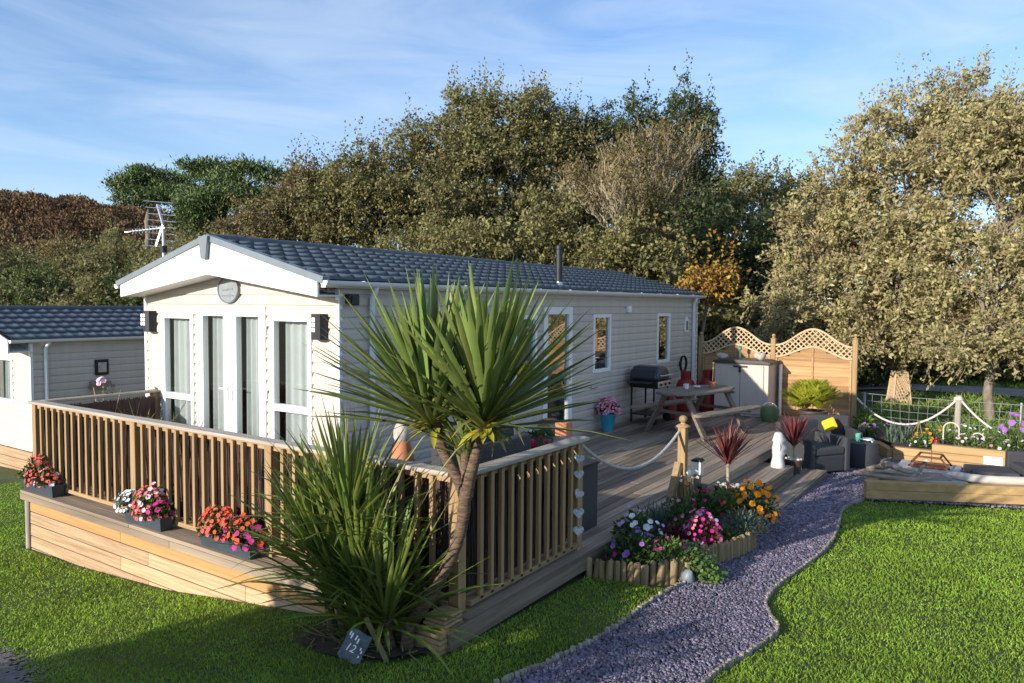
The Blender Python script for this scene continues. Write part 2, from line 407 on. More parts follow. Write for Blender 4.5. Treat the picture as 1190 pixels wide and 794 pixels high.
def sheet(name, poly, cell, dz, m, kind='structure', jitter=0., edge=0.):
    xs = [p[0] for p in poly]; ys = [p[1] for p in poly]
    gx = np.arange(min(xs) - cell, max(xs) + cell, cell); gy = np.arange(min(ys) - cell, max(ys) + cell, cell)
    X, Y = np.meshgrid(gx, gy); ins = in_poly(X[:-1, :-1] + cell / 2 + edge * rng.normal(size=X[:-1, :-1].shape), Y[:-1, :-1] + cell / 2 + edge * rng.normal(size=X[:-1, :-1].shape), poly)
    nx = len(gx); V = np.stack([X.ravel(), Y.ravel(), (ground(X, Y) + dz).ravel()], 1)
    if jitter: V[:, 2] += rng.normal(size=len(V)) * jitter
    j, i = np.nonzero(ins); a = j * nx + i
    F = np.stack([a, a + 1, a + nx + 1, a + nx], 1)
    used = np.unique(F); mp = np.full(len(V), -1); mp[used] = np.arange(len(used))
    o = np_obj(name, V[used], mp[F], m, smooth=True); o['kind'] = kind; return o

# ground: one sheet out to the horizon, fine near the garden
def axis(lo, hi, step, far):
    a = list(np.arange(lo, hi + step / 2, step)); s = step
    b = [hi]; 
    while b[-1] < far: s *= 1.25; b.append(b[-1] + s)
    s = step; c = [lo]
    while c[-1] > -far: s *= 1.25; c.append(c[-1] - s)
    return np.array(c[:0:-1] + a + b[1:])
gx = axis(-12, 11, .25, 900); gy = axis(-9, 24, .25, 900)
GX, GY = np.meshgrid(gx, gy); GZ = ground(GX, GY) - .02
nx = len(gx); a = (np.arange(len(gy) - 1)[:, None] * nx + np.arange(nx - 1)[None, :]).ravel()
M_ground = mat('turf_soil', (.050, .085, .016), rough=.95, var=.35, nscale=1.2, bump=.3, bscale=30, col2=(.075, .085, .025))
o = np_obj('ground', np.stack([GX.ravel(), GY.ravel(), GZ.ravel()], 1), np.stack([a, a + 1, a + nx + 1, a + nx], 1), M_ground, smooth=True)
o['kind'] = 'structure'
M_pathb = mat('slate_grit', (.075, .068, .085), rough=.95, var=.5, nscale=50, bump=.8)
sheet('gravel_path', PATH, .06, .004, M_pathb)
M_road = mat('worn_tarmac', (.12, .115, .11), rough=.95, var=.35, nscale=30, bump=.4)
sheet('road', ROAD, .025, .002, M_road, edge=.05)
M_track = mat('grey_track', (.26, .24, .235), rough=.95, var=.25, nscale=3, bump=.3)
sheet('track', [(-4, 20.2), (30, 22.2), (30, 24.0), (-4, 22.6)], .5, .03, M_track)
sheet('soil_patch', [(1.75, -1.8), (1.95, -2.2), (2.35, -2.25), (2.75, -2.1), (2.95, -1.9), (2.6, -1.62), (2.1, -1.62)], .05, .006, M_soil)

# slate chips lying on the path (no one could count them)
def chips(n):
    x = rng.uniform(2.9, 8, n); y = rng.uniform(-3.6, 10.2, n)
    d = np.hypot(x - CAM[0], y - CAM[1])
    k = in_poly(x, y, PATH) & (rng.random(n) < np.clip(5.0 / d, .25, 1)) & ~in_poly(x, y, [(2.9, 2.6), (3.75, 2.6), (3.75, 6.15), (2.9, 6.15)])
    x, y, d = x[k], y[k], d[k]; n = len(x)
    c = np.stack([x, y, ground(x, y) + .008 + rng.uniform(0, .012, n)], 1)
    up = unit(np.array([0, 0, 1.]) + rng.normal(size=(n, 3)) * .38); a1 = unit(np.cross(up, randdir(n))); b1 = np.cross(up, a1)
    L = rng.uniform(.005, .014, n) * np.clip(d / 6, 1, 1.6); W = L * rng.uniform(.35, .8, n); H = rng.uniform(.003, .007, n)
    V = np.empty((n, 8, 3)); q = 0
    for sz in (-1, 1):
        for (sx, sy) in ((-1, -.8), (.9, -1), (1, .7), (-.8, 1)):
            V[:, q] = c + a1 * (L * sx)[:, None] + b1 * (W * sy)[:, None] + up * (H * sz)[:, None]; q += 1
    b = np.arange(n)[:, None] * 8
    F = np.concatenate([b + np.array(f) for f in ((4, 5, 6, 7), (0, 1, 5, 4), (1, 2, 6, 5), (2, 3, 7, 6), (3, 0, 4, 7))])
    return V.reshape(-1, 3), F
M_chip = mat('purple_slate_chip', (.165, .145, .19), rough=.7, var=.15, island=.6, hue=.03, nscale=4, spec=.4)
V, F = chips(470000)
tag(np_obj('slate_chips', V, F, M_chip), 'purple grey slate chippings covering the winding garden path', 'gravel', kind='stuff')

# lawn blades
def grass(n, x0, x1, y0, y1, d0, hmin, hmax, w, keep, thin=True, lean=.45):
    x = rng.uniform(x0, x1, n); y = rng.uniform(y0, y1, n)
    d = np.hypot(x - CAM[0], y - CAM[1])
    q = np.stack([x, y, ground(x, y)], 1) - CAM
    dep = q @ CF; u = 595 + FPX * (q @ CR) / np.maximum(dep, .1); v = 397 - FPX * (q @ CU) / np.maximum(dep, .1)
    k = keep(x, y) & (dep > .5) & (u > -260) & (u < 1450) & (v < 1000)
    if thin: k &= rng.random(n) < np.clip((d0 / d) ** 1.3, 0, 1)
    x, y, d = x[k], y[k], d[k]; n = len(x)
    f = np.clip(d / d0, 1, 2.2) if thin else 1.
    P = np.stack([x, y, ground(x, y) - .012], 1)
    D = unit(np.array([0, 0, 1.]) + rng.normal(size=(n, 3)) * np.array([lean, lean, .1]))
    Lh = rng.uniform(hmin, hmax, n) * (1 + .25 * np.sin(x * 3.1) * np.sin(y * 2.7 + x))
    sd = unit(np.cross(D, randdir(n))) * (w * f * rng.uniform(.7, 1.3, n))[:, None] if thin else unit(np.cross(D, randdir(n))) * (w * rng.uniform(.7, 1.3, n))[:, None]
    bend = rng.normal(size=(n, 3)) * np.array([.3, .3, 0]) * Lh[:, None]
    V = np.empty((n, 5, 3)); V[:, 0] = P - sd / 2; V[:, 1] = P + sd / 2
    m = P + D * (Lh * .6)[:, None]; V[:, 2] = m + sd * .4; V[:, 3] = m - sd * .4; V[:, 4] = P + D * Lh[:, None] + bend
    b = np.arange(n)[:, None] * 5
    F4 = b + np.array((0, 1, 2, 3)); F3 = b + np.array((3, 2, 4, 4))
    return V.reshape(-1, 3), F4, F3
def grass_obj(name, G, m, label):
    V, F4, F3 = G
    # quads and triangles in one mesh
    org = np.array([V[:, 0].mean(), V[:, 1].mean(), V[:, 2].min()]); me = bpy.data.meshes.new(name)
    n4, n3 = len(F4), len(F3)
    me.vertices.add(len(V)); me.vertices.foreach_set('co', (V - org).astype(np.float32).ravel())
    idx = np.concatenate([F4.ravel(), F3[:, :3].ravel()]).astype(np.int32)
    me.loops.add(len(idx)); me.loops.foreach_set('vertex_index', idx)
    me.polygons.add(n4 + n3); me.polygons.foreach_set('loop_start', np.concatenate([np.arange(n4) * 4, n4 * 4 + np.arange(n3) * 3]).astype(np.int32))
    me.update(calc_edges=True)
    o = link_mesh(name, me, m); o.location = org
    return tag(o, label, 'grass', kind='stuff')
BEDFRONT = [(4.4, 4.93), (6.3, 5.86), (9, 7.2), (9, 12), (4.2, 12)]
def lawn_keep(x, y):
    k = ~in_poly(x, y, PATH) & ~in_poly(x, y, DECK) & ~in_poly(x, y, BEDFRONT)
    k &= ~(in_poly(x, y, ROAD) & (rng.random(len(x)) < .985))
    k &= ~((np.hypot((x - 2.3) / .6, (y + 1.95) / .32) < 1) & (rng.random(len(x)) < .93))
    k &= ~((x > 2.9) & (x < 3.9) & (y > .15) & (y < 6.4))
    k &= (y < 7.8) & ~((x < -3.4) & (y > 2.5))
    return k
grass_obj('grass', grass(1500000, -9, 9.5, -4.6, 7.5, 4.6, .012, .030, .0048, lawn_keep), M_grass, 'bright green mown lawn around the timber deck and slate path')
def rough_keep(x, y): return ~((y > 20.1 + (x + 4) * .059) & (y < 22.8 + (x + 4) * .045)) & (y > 10.0 + rng.random(len(x)) * .5) & (x > 3.0)
grass_obj('rough_grass', grass(60000, 2.8, 16, 10, 30, 14, .06, .22, .012, rough_keep, thin=True, lean=.6), M_wild, 'rough green grass bank beyond the rope and wire fence')
n = 400
x = rng.uniform(-6, 9, n); y = rng.uniform(-3.6, 5.5, n); k = lawn_keep(x, y) & (rng.random(n) < .32)
P = np.stack([x[k], y[k], ground(x[k], y[k]) + .016], 1); n = len(P)
V, F = leaf_faces(P, unit(randdir(n) * np.array([1, 1, .15])), unit(np.array([0, 0, 1.]) + rng.normal(size=(n, 3)) * .25), rng.uniform(.02, .045, n), .022)
tag(np_obj('fallen_leaves', V, F, T_tan), 'few tan autumn leaves scattered on the mown lawn', 'fallen leaves', kind='stuff')
# ---- hillside behind the neighbouring caravan
us = np.linspace(-700, 640, 60); ds = np.concatenate([np.linspace(34, 100, 40), [120, 160, 240]])
def hillz(u, d):
    top = np.interp(u, [-700, -200, 0, 60, 110, 200, 330, 450, 640], [17, 15.2, 14.0, 13.7, 13.0, 12.0, 8.5, 5.5, 4])
    t = np.clip((d - 36) / 50., 0, 1); t = t * t * (3 - 2 * t)
    return -1.8 + (top + 1.2) * t + .35 * np.sin(u * .09 + d * .3) * t + .25 * np.sin(u * .05 - d * .5) * t
def hillpt(u, d):
    p = CAM + np.asarray(d)[..., None] * (CF + CR * ((np.asarray(u) - 595) / FPX)[..., None]); p[..., 2] = hillz(u, d); return p
UU, DD = np.meshgrid(us, ds); HV = hillpt(UU, DD).reshape(-1, 3); nu = len(us)
a = (np.arange(len(ds) - 1)[:, None] * nu + np.arange(nu - 1)[None, :]).ravel()
M_hill = mat('bracken_hill_soil', (.085, .052, .030), rough=.95, var=.4, nscale=.08, col2=(.075, .065, .03), bump=.3, bscale=1.)
o = np_obj('hillside', HV, np.stack([a, a + 1, a + nu + 1, a + nu], 1), M_hill, smooth=True); o['kind'] = 'structure'
n = 26000
u = rng.uniform(-260, 420, n); d = 46 + 44 * rng.random(n) ** .75
P = hillpt(u, d); P[:, 2] += rng.uniform(-.1, .75, n)
V, F = clump_leaves(P, np.tile([0, 0, 1.], (n, 1)), .35, 4, .34, stretch=(1, 1, .7), up=.5, ratio=.5)
tag(np_obj('bracken', V, F, T_brack), 'rust brown bracken covering the hillside behind the pale neighbouring caravan', 'bracken', kind='stuff')

# ------------------------------------------------------------------ sky, sun, camera
w = bpy.data.worlds.new('World'); S.world = w; w.use_nodes = True
nt = w.node_tree; N = nt.nodes; L = nt.links
bg = N['Background']; sky = N.new('ShaderNodeTexSky'); sky.sky_type = 'NISHITA'; sky.sun_disc = False
SUN = Vector((-.28, -1., .285)).normalized()
sky.sun_elevation = math.asin(SUN.z); sky.sun_rotation = math.atan2(SUN.x, SUN.y) % (2 * PI)
sky.altitude = 50; sky.air_density = 1.0; sky.dust_density = .3; sky.ozone_density = 3.0
tc = N.new('ShaderNodeTexCoord'); mp = N.new('ShaderNodeMapping'); mp.inputs['Scale'].default_value = (2.2, 1.1, 9); mp.inputs['Rotation'].default_value = (.25, .32, .9)
nz = N.new('ShaderNodeTexNoise'); nz.inputs['Scale'].default_value = 1.5; nz.inputs['Detail'].default_value = 8; nz.inputs['Roughness'].default_value = .58; nz.inputs['Distortion'].default_value = .9
rp = N.new('ShaderNodeValToRGB'); rp.color_ramp.elements[0].position = .24; rp.color_ramp.elements[1].position = 1.0
rp.color_ramp.elements[1].color = (.80, .80, .80, 1)
L.new(tc.outputs['Generated'], mp.inputs['Vector']); L.new(mp.outputs['Vector'], nz.inputs['Vector']); L.new(nz.outputs['Fac'], rp.inputs['Fac'])
mx = N.new('ShaderNodeMix'); mx.data_type = 'RGBA'
L.new(rp.outputs['Color'], mx.inputs['Factor']); tn = N.new('ShaderNodeMix'); tn.data_type = 'RGBA'; tn.blend_type = 'MULTIPLY'; tn.inputs['Factor'].default_value = 1.; tn.inputs['B'].default_value = (.94, 1.04, 1.18, 1)
L.new(sky.outputs['Color'], tn.inputs['A']); L.new(tn.outputs['Result'], mx.inputs['A'])
mx.inputs['B'].default_value = (4.1, 4.8, 5.8, 1)
L.new(mx.outputs['Result'], bg.inputs['Color']); bg.inputs['Strength'].default_value = .128
sl = bpy.data.lights.new('sun', 'SUN'); sl.energy = 4.6; sl.angle = math.radians(.53); sl.color = (1., .91, .79)
so = bpy.data.objects.new('sun', sl); COL.objects.link(so); so.location = (-6, -20, 12)
so.rotation_euler = (-SUN).to_track_quat('-Z', 'Y').to_euler()
S.view_settings.view_transform = 'Standard'; S.view_settings.look = 'None'; S.view_settings.exposure = 0.62; S.view_settings.gamma = 1
S.view_settings.use_curve_mapping = False
cd = bpy.data.cameras.new('camera'); co = bpy.data.objects.new('camera', cd); COL.objects.link(co)
cd.sensor_fit = 'HORIZONTAL'; cd.sensor_width = 36; cd.lens = FPX / 1190 * 36; cd.clip_start = .05; cd.clip_end = 3000
Rm = Matrix(((CR[0], CU[0], -CF[0]), (CR[1], CU[1], -CF[1]), (CR[2], CU[2], -CF[2])))
co.matrix_world = Matrix.Translation(Vector(CAM)) @ Rm.to_4x4()
S.camera = co
S.render.resolution_x = 1024; S.render.resolution_y = 683
# ------------------------------------------------------------------ caravans
def lap_wall(O, U, Nn, u0, u1, z0, z1, pitch=.125, dep=.019, openings=(), xr=None, phase=0.):
    """horizontal shiplap: each course slants out towards its lower edge; openings are left out"""
    m = MB(); O = np.array(O, float); U = np.array(U, float); Nn = np.array(Nn, float)
    zs = [z0 + k * pitch for k in range(int((z1 - z0) / pitch) + 2)]; zs = [min(z, z1) for z in zs if z < z1 + pitch]
    if zs[-1] < z1: zs.append(z1)
    zs = sorted(set(zs))
    P = lambda u, z, d: O + U * u + np.array([0, 0, z]) + Nn * d
    for k in range(len(zs) - 1):
        za, zb = zs[k], zs[k + 1]
        cuts = sorted(set([za, zb] + [z for o in openings for z in o[2:4] if za < z < zb] + [za + pitch * q for q in (.6, .72, .86) if za + pitch * q < zb - .001]))
        dd = lambda z: dep * float(np.interp((z - za) / pitch, [0, .6, .72, .86, 1.], [1, .93, .55, .12, 0]))
        for a, b in zip(cuts[:-1], cuts[1:]):
            mid = (a + b) / 2
            la, ra = xr(a) if xr else (u0, u1); lb, rb = xr(b) if xr else (u0, u1)
            if rb - lb < .005 and ra - la < .005: continue
            iv = [(la, ra)]
            for o in openings:
                if o[2] < mid < o[3]:
                    nv = []
                    for (s, e) in iv:
                        if o[1] <= s or o[0] >= e: nv.append((s, e)); continue
                        if o[0] > s: nv.append((s, o[0]))
                        if o[1] < e: nv.append((o[1], e))
                    iv = nv
            for (s, e) in iv:
                s2 = lb if s == la else s; e2 = rb if e == ra else e
                m.quad(P(s, a, dd(a)), P(e, a, dd(a)), P(e2, b, dd(b)), P(s2, b, dd(b)))
                if a == za and k > 0: m.quad(P(s, a, 0), P(e, a, 0), P(e, a, dep), P(s, a, dep))
    return m
def roof_tiles(p_ridge, p_eave, ya, yb, rows=7, pitch=.205, roll=.044, step=.020):
    """pressed tile sheet between the ridge line and eave line (x, z at each), running along Y"""
    p_ridge = np.array(p_ridge, float); p_eave = np.array(p_eave, float); d = p_eave - p_ridge
    nrm = np.array([-d[1], d[0]]); nrm = nrm / np.linalg.norm(nrm); nrm = nrm if nrm[1] > 0 else -nrm
    ny = int((yb - ya) / pitch * 8) + 1; ys = np.linspace(ya, yb, ny)
    ph = (ys - ya) / pitch
    lines = []
    for r in range(rows):
        for (f, h, am) in ((0., 0., .3), (.5, step * .5, .65), (1., step, 1.), (.93, 0., .3)):
            s = (r + f) / rows
            wv = am * roll * np.clip(np.cos(2 * PI * (ph + .10 * f)) * .5 + .5, 0, 1) ** 2.6
            # the roll dives under the course above
            x = p_ridge[0] + d[0] * s + nrm[0] * (h + wv); z = p_ridge[1] + d[1] * s + nrm[1] * (h + wv)
            lines.append(np.stack([x, ys, z], 1))
        if r == rows - 1: lines.append(np.stack([p_eave[0] + 0 * ys, ys, p_eave[1] + 0 * ys], 1))
    V = np.concatenate(lines); nl = len(lines)
    a = (np.arange(nl - 1)[:, None] * ny + np.arange(ny - 1)[None, :]).ravel()
    return V, np.stack([a, a + 1, a + ny + 1, a + ny], 1)
def frame_mesh(O, U, Nn, u0, u1, z0, z1, fw=.065, d0=-.05, d1=.030, bars=(), ubars=()):
    m = MB(); O = np.array(O, float); U = np.array(U, float); Nn = np.array(Nn, float); Zv = np.array([0, 0, 1.])
    def bx(a, b, c, d, e0=d0, e1=d1): m.obox(O + U * (a + b) / 2 + Zv * (c + d) / 2 + Nn * (e0 + e1) / 2, U * (b - a) / 2, Nn * (e1 - e0) / 2, Zv * (d - c) / 2)
    bx(u0, u0 + fw, z0, z1); bx(u1 - fw, u1, z0, z1); bx(u0 + fw, u1 - fw, z1 - fw, z1); bx(u0 + fw, u1 - fw, z0, z0 + fw)
    for z in bars: bx(u0 + fw, u1 - fw, z - .04, z + .04, d0, d1 - .002)
    for u in ubars: bx(u - .05, u + .05, z0 + fw, z1 - fw, d0, d1 - .002)
    # slim rebate line inside the frame
    i = fw + .012
    return m
def pane_mesh(O, U, Nn, u0, u1, z0, z1, d=.0):
    O = np.array(O, float); U = np.array(U, float); Nn = np.array(Nn, float)
    P = lambda u, z: O + U * u + np.array([0, 0, z]) + Nn * d
    return MB().quad(P(u0, z0), P(u1, z0), P(u1, z1), P(u0, z1))
def curtain_mesh(O, U, Nn, u0, u1, z0, z1, d=-.10, folds=5):
    O = np.array(O, float); U = np.array(U, float); Nn = np.array(Nn, float)
    k = folds * 10 + 1; us = np.linspace(u0, u1, k); t = np.linspace(0, 1, k)
    w = .022 * np.sin(t * folds * 2 * PI + 1.1 * np.sin(t * 7)) + .008 * np.sin(t * folds * 5.1)
    V = []
    for z, q in ((z0, 1.15), ((z0 + z1) / 2, 1.0), (z1, .7)):
        V += [O + U * uu + np.array([0, 0, z]) + Nn * (d + q * ww) for uu, ww in zip(us, w)]
    F = [(r * k + i, r * k + i + 1, (r + 1) * k + i + 1, (r + 1) * k + i) for r in range(2) for i in range(k - 1)]
    return MB().add(V, F)
def window(parent, O, U, Nn, u0, u1, z0, z1, name='window', fw=.065, bars=(), ubars=(), curtains=(), gm=None):
    w = frame_mesh(O, U, Nn, u0, u1, z0, z1, fw, bars=bars, ubars=ubars).build(name, M_white, parent, bevel=.006)
    pane_mesh(O, U, Nn, u0 + fw * .8, u1 - fw * .8, z0 + fw * .8, z1 - fw * .8, -.012).build('pane', gm or M_glass, w)
    for (a, b, f) in curtains:
        curtain_mesh(O, U, Nn, a, b, z0 + .03, z1 - .03, folds=f).build('curtain', M_curtain, w, smooth=True)
    return w

W, LEN = 3.775, 10.81
cv = empty('static_caravan', (-W / 2, LEN / 2, -.4), 'large cream static caravan with grey tiled roof standing behind the timber deck', 'caravan')
FO, FU, FN = (0, 0, 0), (1, 0, 0), (0, -1, 0)
ops_f = [(-3.352, -2.648, .08, 2.027), (-2.56, -1.215, .04, 2.13), (-1.127, -.423, .08, 2.027)]
def xr_f(z):
    h = max(0., z - 2.24) / .215
    return (-W + h, -h) if h < W / 2 else (-W / 2, -W / 2)
lap_wall(FO, FU, FN, -W, 0, -.35, 2.62, openings=ops_f, xr=xr_f).build('front_wall', M_cream, cv)
SO, SU, SN = (0, 0, 0), (0, 1, 0), (1, 0, 0)
ops_s = [(4.14, 5.03, .05, 2.141), (3.33, 3.95, .9, 2.02), (5.76, 6.432, .993, 2.016), (8.513, 9.185, .993, 2.016)]
lap_wall(SO, SU, SN, 0, LEN, -.35, 2.36, openings=ops_s, phase=.03).build('side_wall', M_cream, cv)
lap_wall((-W, 0, 0), SU, (-1, 0, 0), 0, LEN, -.35, 2.36).build('side_wall', M_cream, cv)
m = MB(); m.prism([(-W, -.35), (0, -.35), (0, 2.36), (-W / 2, 2.80), (-W, 2.36)], lambda a, b, d: (a, d, b), LEN - .06, LEN); m.build('rear_wall', M_cream, cv)
m = MB()   # room behind the glass
m.box(-W + .12, -.12, .25, LEN - .2, .0, .03); m.box(-W + .12, -.12, .25, LEN - .2, 2.22, 2.25)
m.box(-W + .12, -.9, 3.0, 3.05, .03, 2.22); m.box(-1.9, -1.85, 3.06, LEN - .2, .03, 2.22); m.box(-W + .08, -W + .12, .25, 3., .03, 2.22)
m.build('interior', M_room, cv)
# corner trims
m = MB(); m.box(-.045, .012, -.018, .03, -.3, 2.33); m.build('corner_trim', M_white, cv)
m = MB(); m.box(-W - .012, -W + .045, -.018, .03, -.3, 2.33); m.build('corner_trim', M_white, cv)
m = MB(); m.box(-.03, .016, LEN - .04, LEN + .012, -.3, 2.33); m.build('corner_trim', M_white, cv)
# windows and doors, front
window(cv, FO, FU, FN, -3.352, -2.648, .08, 2.027, bars=(.945,), curtains=((-3.26, -2.80, 4),))
window(cv, FO, FU, FN, -1.127, -.423, .08, 2.027, bars=(.965,), curtains=((-1.00, -.55, 4),))
for (a, b, ca, cb, hs) in ((-2.56, -1.8895, -2.40, -2.03, -1.93), (-1.8855, -1.215, -1.72, -1.38, -1.845)):
    d = window(cv, FO, FU, FN, a, b, .04, 2.13, name='french_door', fw=.125, curtains=((ca, cb, 4),))
    h = MB(); s = 1 if a < -2 else -1
    h.box(hs - .014, hs + .014, -.046, -.03, .98, 1.20); h.beam((hs, -.055, 1.12), (hs - s * .13, -.058, 1.12), .018, .018); h.box(hs - .009, hs + .009, -.062, -.04, 1.108, 1.132)
    h.build('handle', M_white, d, bevel=.003)
m = MB()   # hinges and fixings strip
for z in (.4, 1.1, 1.85): m.box(-1.214, -1.19, -.040, -.012, z - .05, z + .05)
m.build('hinge', M_white, cv, bevel=.004)
# side windows and door
window(cv, SO, SU, SN, 3.33, 3.95, .9, 2.02, gm=M_glass2)
window(cv, SO, SU, SN, 5.76, 6.432, .993, 2.016, gm=M_glass2)
window(cv, SO, SU, SN, 8.513, 9.185, .993, 2.016, gm=M_glass2)
d = window(cv, SO, SU, SN, 4.14, 5.03, .05, 2.141, name='entrance_door', fw=.12, gm=M_glass2)
h = MB(); h.box(.03, .045, 4.92, 4.95, .95, 1.15); h.beam((.06, 4.935, 1.08), (.06, 4.83, 1.08), .018, .018); h.box(.04, .065, 4.926, 4.944, 1.07, 1.09); h.build('handle', M_alu, d)
# roof
RX, RZ, EZ = -W / 2, 2.917, 2.42
YA, YB = -.31, LEN + .12
for e in (.10, -W - .10):
    V, F = roof_tiles((RX, RZ), (e, EZ), YA, YB)
    np_obj('roof', V, F, M_roof, cv)
m = MB(); 
for k in range(24):
    y0 = YA + k * (YB - YA) / 24; m.tube([(RX, y0, RZ + .012), (RX, y0 + (YB - YA) / 24 + .01, RZ + .018)], [.052, .058], n=10)
m.build('ridge_cap', M_roof, cv, smooth=True)
def bz(x): return 2.236 + (2.50 - 2.236) * (1 - abs(x - RX) / (W / 2 + .02))     # lower edge of the bargeboard
def rz_(x): return EZ + (RZ - EZ) * (1 - abs(x - RX) / (W / 2 + .10)) - .03
xl, xr2 = -W - .03, .02
m = MB(); m.prism([(xl, bz(xl)), (RX, bz(RX)), (xr2, bz(xr2)), (xr2, rz_(xr2)), (RX, rz_(RX)), (xl, rz_(xl))], lambda a, b, d: (a, d, b), -.325, -.295)
m.build('bargeboard', M_barge, cv, bevel=.004)
m = MB(); m.prism([(xl, bz(xl) + .006), (RX, bz(RX) + .006), (xr2, bz(xr2) + .006), (xr2, bz(xr2) + .022), (RX, bz(RX) + .022), (xl, bz(xl) + .022)], lambda a, b, d: (a, d, b), -.294, .03)
m.build('soffit', M_barge, cv)
m = MB()
for s in (-1, 1):
    e = (RX + s * (W / 2 + .115), -.29, EZ - .012); t = (RX, -.29, RZ + .016)
    m.beam(e, t, .10, .075)
m.build('verge_trim', M_grey, cv, bevel=.006)
m = MB(); m.prism([(-.09, .03), (.09, .03), (.048, -.235), (-.048, -.235)], lambda a, b, d: (RX + a, d, RZ + b), -.375, -.335)
m.build('apex_cap', M_grey, cv, bevel=.005)
m = MB()   # rear bargeboard
m.prism([(xl, bz(xl)), (RX, bz(RX)), (xr2, bz(xr2)), (xr2, rz_(xr2)), (RX, rz_(RX)), (xl, rz_(xl))], lambda a, b, d: (a, d, b), LEN + .09, LEN + .115)
m.build('bargeboard', M_barge, cv)
m = MB(); m.box(-.02, .10, -.28, LEN + .10, 2.335, 2.36); m.build('eaves_soffit', M_white, cv)
for gx0 in (.125, -W - .125):
    g = MB(); n = 9; ys = [-.33, LEN + .13]; V = []
    for y in ys:
        for i in range(n):
            t = PI * i / (n - 1); V.append((gx0 - .055 * math.cos(t), y, 2.405 - .062 * math.sin(t)))
    F = [(i, i + 1, n + i + 1, n + i) for i in range(n - 1)] + [tuple(range(n)), tuple(range(2 * n - 1, n - 1, -1))]
    g.add(V, F); 
    for y in np.arange(.2, LEN, .9): g.box(gx0 - .06, gx0 + .06, y - .012, y + .012, 2.40, 2.41)
    gt = g.build('gutter', M_white, cv, smooth=True)
for y in (.435, 10.47):
    m = MB(); m.tube([(.12, y, 2.36), (.10, y, 2.30), (.055, y, 2.22), (.055, y, -.2)], .034, n=12)
    for z in (.4, 1.5): m.box(.012, .09, y - .05, y + .05, z - .015, z + .015)
    m.build('downpipe', M_white, cv, smooth=True)
# wall lamps, plaque, vents, flue
for cx in (-3.585, -.26):
    m = MB(); pr = [(-.10, 0), (-.095, .05), (-.07, .095), (-.03, .118), (.03, .118), (.07, .095), (.095, .05), (.10, 0)]
    m.prism(pr, lambda a, b, d: (cx + a, -.013 - b, d), 1.775, 2.055)
    lp = m.build('wall_lamp', M_black, cv, bevel=.004)
    m = MB()
    for i in range(2):
        for j in range(3):
            a = (-.092, .052) if i == 0 else (-.068, .097)
            m.box(cx - .075 + i * .055, cx - .030 + i * .055, -.139, -.128, 1.86 + j * .055, 1.905 + j * .055)
    m.build('lamp_glass', M_lampglass, lp)
m = MB(); m.prism([(.205 * math.cos(t), .165 * math.sin(t)) for t in np.linspace(0, 2 * PI, 36, endpoint=False)], lambda a, b, d: (RX + a, d, 2.325 + b), -.045, -.012)
pq = m.build('oval_plaque', mat('pewter_plaque', (.24, .26, .28), rough=.5, var=.15, nscale=14, bump=.3), cv, bevel=.004)
m = MB(); pts = [(RX + .195 * math.cos(t), -.047, 2.325 + .155 * math.sin(t)) for t in np.linspace(0, 2 * PI, 37)]
m.tube(pts, .010, n=6, cap=False)
for (a, b, wd) in ((0, -.07, .12), (-.05, .0, .05), (.045, .01, .05)): m.box(RX + a - wd, RX + a + wd, -.050, -.044, 2.325 + b - .008, 2.325 + b + .008)
m.build('plaque_rim', M_grey, pq)
m = MB(); m.box(.012, .07, 7.06, 7.20, 2.04, 2.16); m.build('vent', M_white, cv, bevel=.01)
m = MB(); m.box(.012, .10, .06, .20, 2.17, 2.27); m.box(.09, .12, .08, .18, 2.15, 2.25); m.build('security_light', M_black, cv, bevel=.01)
m = MB(); m.prism([(-.09, -.16), (.09, -.16), (.09, .10), (0, .20), (-.09, .10)], lambda a, b, d: (d, 10.08 + a, 1.76 + b), .014, .05)
wl = m.build('wall_lantern', M_white, cv, bevel=.004)
m = MB(); m.box(.051, .056, 10.03, 10.13, 1.64, 1.84); m.build('lantern_pane', mat('lantern_dark_glass', (.12, .14, .15), rough=.15), wl)
m = MB(); fx, fy = -.17, 4.91
m.tube([(fx, fy, 2.44), (fx, fy, 3.02)], .052, n=14); m.tube([(fx, fy, 2.99), (fx, fy, 3.06)], .062, n=14); m.tube([(fx, fy, 3.075), (fx, fy, 3.13)], .062, n=14); m.tube([(fx, fy, 3.0), (fx, fy, 3.1)], .045, n=10)
fl = m.build('flue', M_black, cv, smooth=True)
m = MB(); m.lathe([(.10, -.02), (.09, .01), (.058, .04), (.056, .07)], (fx, fy, 2.475), 14); m.build('flue_collar', M_alu, fl, smooth=True)
m = MB(); m.tube([(.03, 5.70, .76), (.06, 5.72, .76), (.06, 5.84, .76)], .02, n=8); m.build('outside_tap', M_alu, cv)

# ---- neighbouring caravan
NX, NY = -10.05, 1.21; NW = 3.8
nb = empty('static_caravan', (NX - NW / 2, NY + 4, -1.4), 'neighbouring cream static caravan partly cut off at the left edge of the photo', 'caravan')
O2 = (NX, NY, 0)
lap_wall(O2, FU, FN, -NW, 0, -.82, 1.72, openings=[(-2.6, -.78, .10, 1.04)], xr=lambda z: (-NW + max(0, z - 1.28) / .30, -max(0, z - 1.28) / .30) if z < 1.28 + .3 * NW / 2 else (-NW / 2, -NW / 2), pitch=.15).build('front_wall', M_cream, nb)
lap_wall(O2, SU, SN, 0, 9, -.82, 1.36, pitch=.15).build('side_wall', M_cream, nb)
m = MB(); m.box(NX - NW + .05, NX - .06, NY + .9, NY + 9, -.8, 1.25); m.build('interior', M_room, nb)
wn = window(nb, O2, FU, FN, -2.6, -.78, .08, 1.04, fw=.08, curtains=((-2.5, -2.0, 5), (-1.35, -.9, 5)))
m = MB(); m.box(NX - .055, NX + .02, NY - .02, NY + .03, -.8, 1.34); m.build('corner_trim', M_white, nb)
